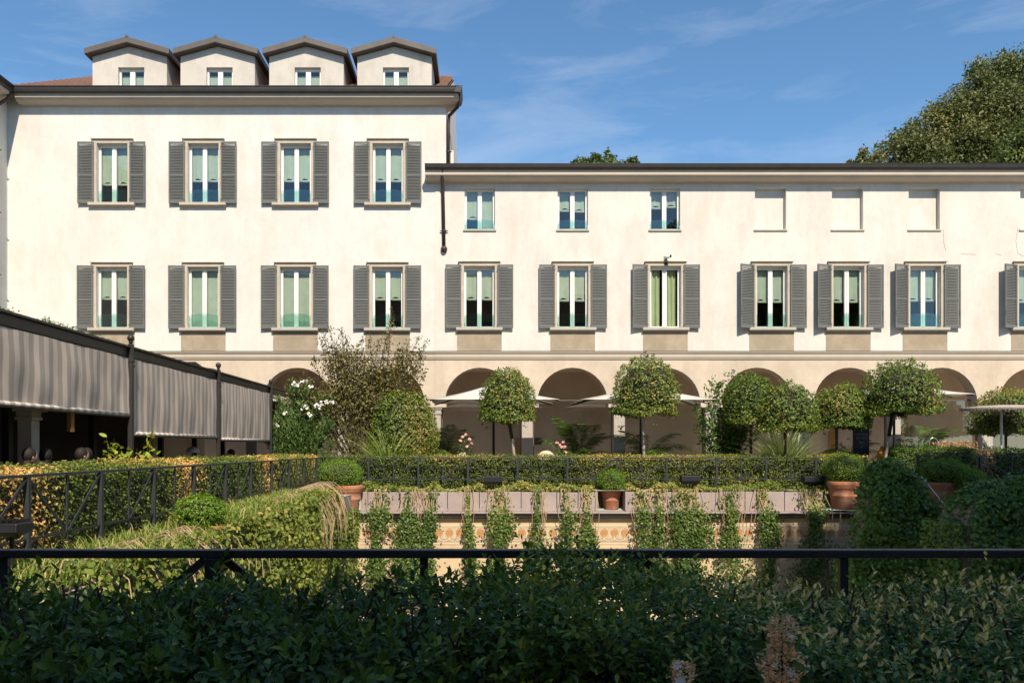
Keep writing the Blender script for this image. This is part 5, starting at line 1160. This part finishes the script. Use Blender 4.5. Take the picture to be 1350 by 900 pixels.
ivy_mass('ivy_bank', 'dark ivy mass on the low wall beyond the handrail', [(wx(x, Y), wz(y, Y)) for x, y in ((1280, 735), (1283, 690), (1292, 664), (1316, 650), (1345, 642), (1400, 640), (1450, 640))], 16.8, 17.9, 13000, 61)
Y = 18.9; o = thing('handrail', 'thin pale steel handrail descending along the ivy parapet', 'handrail', (wx(1300, Y), Y, -1.6))
MB().tube([(wx(1214, Y), Y, wz(628, Y)), (wx(1250, Y), Y, wz(672, Y)), (wx(1297, Y), Y, wz(730, Y)), (wx(1310, Y), Y, wz(745, Y))], .018, 8).build('rail', 'steel', o)
for x_, y_ in ((1222, 638), (1262, 687), (1300, 734)): MB().tube([(wx(x_, Y), Y, wz(y_, Y)), (wx(x_, Y), Y+.25, wz(y_, Y)-.25)], .01, 6).build('bracket', 'steel', o)

# ================================================================== small furniture on the terrace
Y = 23.6; X0, X1 = wx(1124.5, Y), wx(1145.5, Y); zt, zb_ = wz(562, Y), wz(600, Y)
o = thing('sign_board', 'tall dark navy sign board with small white lettering', 'sign', ((X0+X1)/2, Y, 0))
MB().box(X0, X1, Y-.03, Y+.03, .1, zt).build('panel', 'sign', o, bevel=.006); MB().box(X0-.05, X1+.05, Y-.15, Y+.15, 0, .1).build('base', 'black', o)
def text(body, x, z, size, y, parent, name='lettering', mat='signtext'):
    c = bpy.data.curves.new(name, 'FONT'); c.body = body; c.size = size; c.align_x = 'CENTER'; c.extrude = .001; c.materials.append(M[mat])
    t = link(name, c, None); t.location = (x, y, z); t.rotation_euler = (R(90), 0, 0)
    bpy.context.view_layer.update(); dg = bpy.context.evaluated_depsgraph_get(); me = bpy.data.meshes.new_from_object(t.evaluated_get(dg)); mw_ = t.matrix_world.copy()
    bpy.data.objects.remove(t); me.transform(mw_); return link(name, me, parent)
xc = (X0+X1)/2; s = Y/FP
text('MEETING', xc, wz(574, Y), .095, Y-.035, o); text('ROOMS', xc, wz(578.3, Y), .095, Y-.035, o); text('Bar', xc, wz(584.3, Y), .11, Y-.035, o)
m = MB(); ring(m, [(xc-.045, wz(588.2, Y)), (xc, wz(590.2, Y)), (xc+.055, wz(587, Y))], .008, Y-.034); ring(m, [(xc, wz(565.5, Y)), (xc, wz(569, Y))], .016, Y-.034); m.build('emblem', 'signtext', o)
# amber lantern
Y = 23.2; X = wx(1163, Y); o = thing('amber_lantern', 'amber glass lantern beside the bent topiary trunk', 'lantern', (X, Y, 0))
MB().lathe([(.001, .75), (.10, .75), (.14, .85), (.15, .97), (.11, 1.10), (.06, 1.17), (.05, 1.2)], (X, Y, 0), 18).build('glass', 'amber', o, smooth=True)
MB().lathe([(.001, 0), (.16, 0), (.14, .04), (.03, .06), (.03, .7), (.11, .74), (.001, .75)], (X, Y, 0), 16).build('stand', 'black', o)
MB().lathe([(.05, 1.2), (.06, 1.22), (.02, 1.25), (.001, 1.26)], (X, Y, 0), 12).build('cap', 'wood', o)
# steel hoop
Y = 23.6; m = MB(); pts = [(wx(1225, Y), Y, 0), (wx(1225, Y), Y, wz(583, Y))]+[(wx(1230.5, Y)-.125*math.cos(math.pi*t/8), Y, wz(583, Y)+.14*math.sin(math.pi*t/8)) for t in range(1, 9)]+[(wx(1236, Y), Y, 0)]
tag(m.tube(pts, .018, 8).build('steel_hoop', 'steel', smooth=True), 'thin bent steel hoop rising behind the dark hedge', 'hoop')
# lounge chairs: only their rounded backs rise above the hedge
def chair(x, Y, wpx, ztop, label):
    s = Y/FP; X = wx(x, Y); r = wpx*s/2; o = thing('lounge_chair', label, 'chair', (X, Y, 0), 'rounded cream lounge chairs')
    m = MB(); n = 14; th = .05
    for rr, sg in ((r, 1), (r-th, 1)):
        for i in range(n+1):
            a = math.pi*(-.08+1.16*i/n); zt_ = ztop-.42*abs(math.cos(a))**2.2
            m.v += [(X+rr*math.cos(a), Y-rr*.75*math.sin(a)*1.0, .30), (X+rr*math.cos(a)*1.02, Y-rr*.8*math.sin(a), zt_)]
    k = 2*(n+1)
    for i in range(n): m.f += [(2*i, 2*i+2, 2*i+3, 2*i+1), (k+2*i, k+2*i+1, k+2*i+3, k+2*i+2), (2*i+1, 2*i+3, k+2*i+3, k+2*i+1)]
    m.build('backrest', 'rattan', o, smooth=True)
    MB().lathe([(.001, 0), (r*.92, 0), (r*.95, .06), (r*.9, .14), (.001, .16)], (X, Y, .30), 20).build('seat', 'rattan', o, smooth=True)
    for a in (.8, 2.35, 3.9, 5.5): MB().tube([(X+r*.7*math.cos(a), Y+r*.6*math.sin(a), .3), (X+r*.8*math.cos(a), Y+r*.7*math.sin(a), 0)], .018, 6).build('leg', 'wood', o)
chair(719, 24.3, 36, 1.12, 'cream rounded lounge chair beside the clustered pink roses')
chair(611, 24.5, 26, 1.07, 'cream rounded lounge chair below the scattered pink roses')

# ================================================================== people under the pavilion
def person(loc, rz, label, pose, top, seed=0):
    """one skinned body; clothes and hair are children"""
    o = thing('person', label, 'person', loc, 'diners under the pavilion'); o.rotation_euler = (0, 0, rz); o.scale = (.9, .9, .9)
    lean = pose
    def V(x, y, z): return Vector((x, y, z))
    hip = V(0, 0, .50); ch = hip+V(0, -.26*math.sin(lean)*1.2, .36*math.cos(lean)); nk = hip+V(0, -.50*math.sin(lean), .52*math.cos(lean)); hd = nk+V(0, -.07-.05*math.sin(lean), .16); tp = hd+V(0, -.015, .09)
    J = [hip, ch, nk, hd, tp]; E = [(0,1),(1,2),(2,3),(3,4)]; Rr = [.155, .165, .055, .085, .06]
    for s in (-1, 1):
        b = len(J); sh = nk+V(s*.18, .01, -.06); el_ = sh+V(s*.07, -.08, -.26); wr_ = el_+V(-s*.10, -.24, .05); hn = wr_+V(-s*.03, -.08, 0)
        J += [sh, el_, wr_, hn]; E += [(1, b), (b, b+1), (b+1, b+2), (b+2, b+3)]; Rr += [.062, .046, .032, .035]
        c = len(J); hj = hip+V(s*.09, -.02, -.01); kn = V(s*.12, -.44, .49); an_ = V(s*.12, -.46, .09); toe = V(s*.13, -.62, .04)
        J += [hj, kn, an_, toe]; E += [(0, c), (c, c+1), (c+1, c+2), (c+2, c+3)]; Rr += [.095, .062, .042, .038]
        for k in range(5):                       # fingers
            d = len(J); fx = (-.032+.016*k)*s; q = hn+V(fx, -.035 if k else .01, -.002); J += [q, q+V(fx*.3, -.04, -.018)]; E += [(b+3, d), (d, d+1)]; Rr += [.010, .008]
    me = bpy.data.meshes.new('body'); me.from_pydata([tuple(j) for j in J], E, []); me.materials.append(M[top])
    ob = bpy.data.objects.new('body', me); C.objects.link(ob); ob.parent = o
    sk = ob.modifiers.new('skin', 'SKIN'); sk.use_smooth_shade = True
    for i, r in enumerate(Rr): me.skin_vertices[0].data[i].radius = (r, r*.8 if i < 2 else r)
    me.skin_vertices[0].data[0].use_root = True
    ob.modifiers.new('sub', 'SUBSURF').levels = 2; ob.modifiers['sub'].render_levels = 2
    m = MB(); m.ball(tuple(hd+V(0, -.01, .02)), .105, 16, 12, (.82, .98, 1.18)); m.ball(tuple(hd+V(0, -.115, .005)), .018, 8, 6, (.8, 1, 1.3))
    for s in (-1, 1): m.ball(tuple(hd+V(s*.087, .01, .01)), .022, 8, 6, (.4, .8, 1.3))
    f = m.build('head', 'skin', None, smooth=True); f.parent = o
    m = MB(); m.ball(tuple(hd+V(0, .015, .045)), .112, 16, 12, (.86, .98, 1.06)); f = m.build('hair', 'hair', None, smooth=True); f.parent = o
    m = MB(); m.box(-.22, .22, -.22, .24, .38, .42); m.box(-.22, .22, .22, .26, .42, .80)
    for a in (-.19, .19):
        for b in (-.19, .22): m.box(a-.02, a+.02, b-.02, b+.02, 0, .38)
    cobj = m.build('dining_chair', 'black', None); cobj.location = loc; cobj.rotation_euler = (0, 0, rz); tag(cobj, 'dark dining chair under '+label, 'chair', 'dining chairs under the pavilion')
person((wx(22, 10.6)-.1, 10.9, 0), 2.7, 'dark seated diner left of the stone pillar', .1, 'maroon')
person((wx(54, 11.3), 11.4, 0), -2.7, 'dark seated diner right of the stone pillar', .15, 'navy')
person((wx(101, 11.9), 11.9, 0), 2.6, 'dark seated diner below the timber strip', .05, 'maroon')
person((wx(116, 12.4), 12.4, 0), -2.5, 'dark seated diner between timber strip and frame post', .1, 'navy')
person((wx(316, 20.6)+.1, 20.7, .05), -1.35, 'seated person in navy leaning forward below the third awning', .62, 'navy')

# ================================================================== big trees
def big_tree(name, label, base, blobs, mat, n, ln, seed, trunk_r=.35, group=None, core_=.6):
    o = thing(name, label, 'tree', base, group); m = MB(); b = Vector(base); top = sum((Vector(c[0]) for c in blobs), Vector())/len(blobs)
    fork = b.lerp(Vector((top.x, top.y, b.z)), .3)+Vector((0, 0, (top.z-b.z)*.5))
    m.tube([b, b.lerp(fork, .5)+Vector((.1, 0, 0)), fork], [trunk_r*1.25, trunk_r, trunk_r*.8], 12)
    m.build('trunk', 'bark', o, smooth=True); m = MB()
    for c, r in blobs:
        c = Vector(c); m.tube([fork, fork.lerp(c, .5)+Vector((0, 0, -.06*(c-fork).length)), c], [trunk_r*.55, trunk_r*.35, .05], 7)
    m.build('limbs', 'bark', o)
    tot = sum(r[0]*r[2] for c, r in blobs); Ps = []; Ns = []
    for i, (c, r) in enumerate(blobs):
        k = int(n*r[0]*r[2]/tot); d = rdirs(k); rr = lobes(d, .16, 5, seed+i)*(1-.55*RNG.random(k)**1.6); P = d*rr[:, None]*np.array(r)
        # sub clumps
        cl = rdirs(max(10, min(70, k//160)))*.88; cl = cl*lobes(cl, .16, 5, seed+i)[:, None]; j = RNG.integers(len(cl), size=k); mixm = RNG.random(k) < .6
        P2 = cl[j]*np.array(r)+RNG.normal(size=(k, 3))*.12*np.array(r); P = np.where(mixm[:, None], P2, P)
        Ps.append(P+np.array(c)); Ns.append(d)
    P = np.concatenate(Ps); Nn = np.concatenate(Ns); T, Nx = orient(Nn, .2)
    v = np.clip(RNG.random(len(P))*.65+.5*(patch(P, 1.0, seed)-.3), 0, 1)
    link('crown', leaf_mesh('crown', P, T, Nx, ln*(.6+.8*RNG.random(len(P))), mat, wr=.6, var=v, simple=True), o)
    return o
def bp_(x, y, Y, rp, ry=None, rz=None):
    s = Y/FP; return ((wx(x, Y), Y, wz(y, Y)), (rp*s, (ry or rp)*s, (rz or rp)*s))
big_tree('broadleaf_tree', 'large olive-green tree rising behind the right end of the low wing', (wx(1400, 46), 46, 0),
    [bp_(1134, 218, 46, 18, rz=11), bp_(1152, 216, 46, 24, rz=18), bp_(1190, 208, 46, 34), bp_(1228, 195, 46, 46), bp_(1262, 172, 46, 48), bp_(1290, 150, 46, 46), bp_(1315, 118, 46, 42), bp_(1345, 112, 46, 44), bp_(1330, 165, 45, 60), bp_(1385, 140, 46, 70), bp_(1290, 210, 45, 60), bp_(1365, 215, 45, 70), bp_(1420, 200, 46, 80), bp_(1225, 230, 45, 45)], 'l_tree', 130000, .17, 71)
big_tree('broadleaf_tree', 'lighter green tree standing before the large one behind the wing', (wx(1372, 40), 40, 0), [bp_(1365, 195, 40, 36), bp_(1340, 215, 40, 30), bp_(1385, 220, 40, 45)], 'l_tree2', 22000, .16, 75)
big_tree('slender_tree', 'tree with only its leafy top showing above the low wing roof', (wx(800, 42), 42, 0), [bp_(768, 219, 42, 14, rz=12), bp_(785, 215, 42, 11, rz=11), bp_(803, 215, 42, 9, rz=14), bp_(833, 217, 42, 11, rz=9), bp_(800, 228, 42, 34, rz=14)], 'l_tree2', 6000, .17, 78, trunk_r=.15)
big_tree('plane_tree', 'tall dense tree beside the court that shades the ivy parapet and pots', (17, 5, 0), [((13.4, 5, 11.9), (2.9, 3, 3.6)), ((14.8, 5, 14.4), (2.6, 3, 2.6)), ((17.2, 5, 14.9), (3, 3, 3.2)), ((16.5, 5, 11.5), (4, 4, 4)), ((19.7, 5, 14.9), (3, 3, 4)), ((21, 5, 13), (4, 4, 4)), ((14, 5, 9.5), (2.8, 3, 3)), ((22.5, 5, 15.6), (3, 3, 4)), ((18, 5, 9), (3.5, 3.5, 3)), ((12.8, 6, 10.5), (2, 2, 2.4))], 'l_tree', 42000, .55, 81)
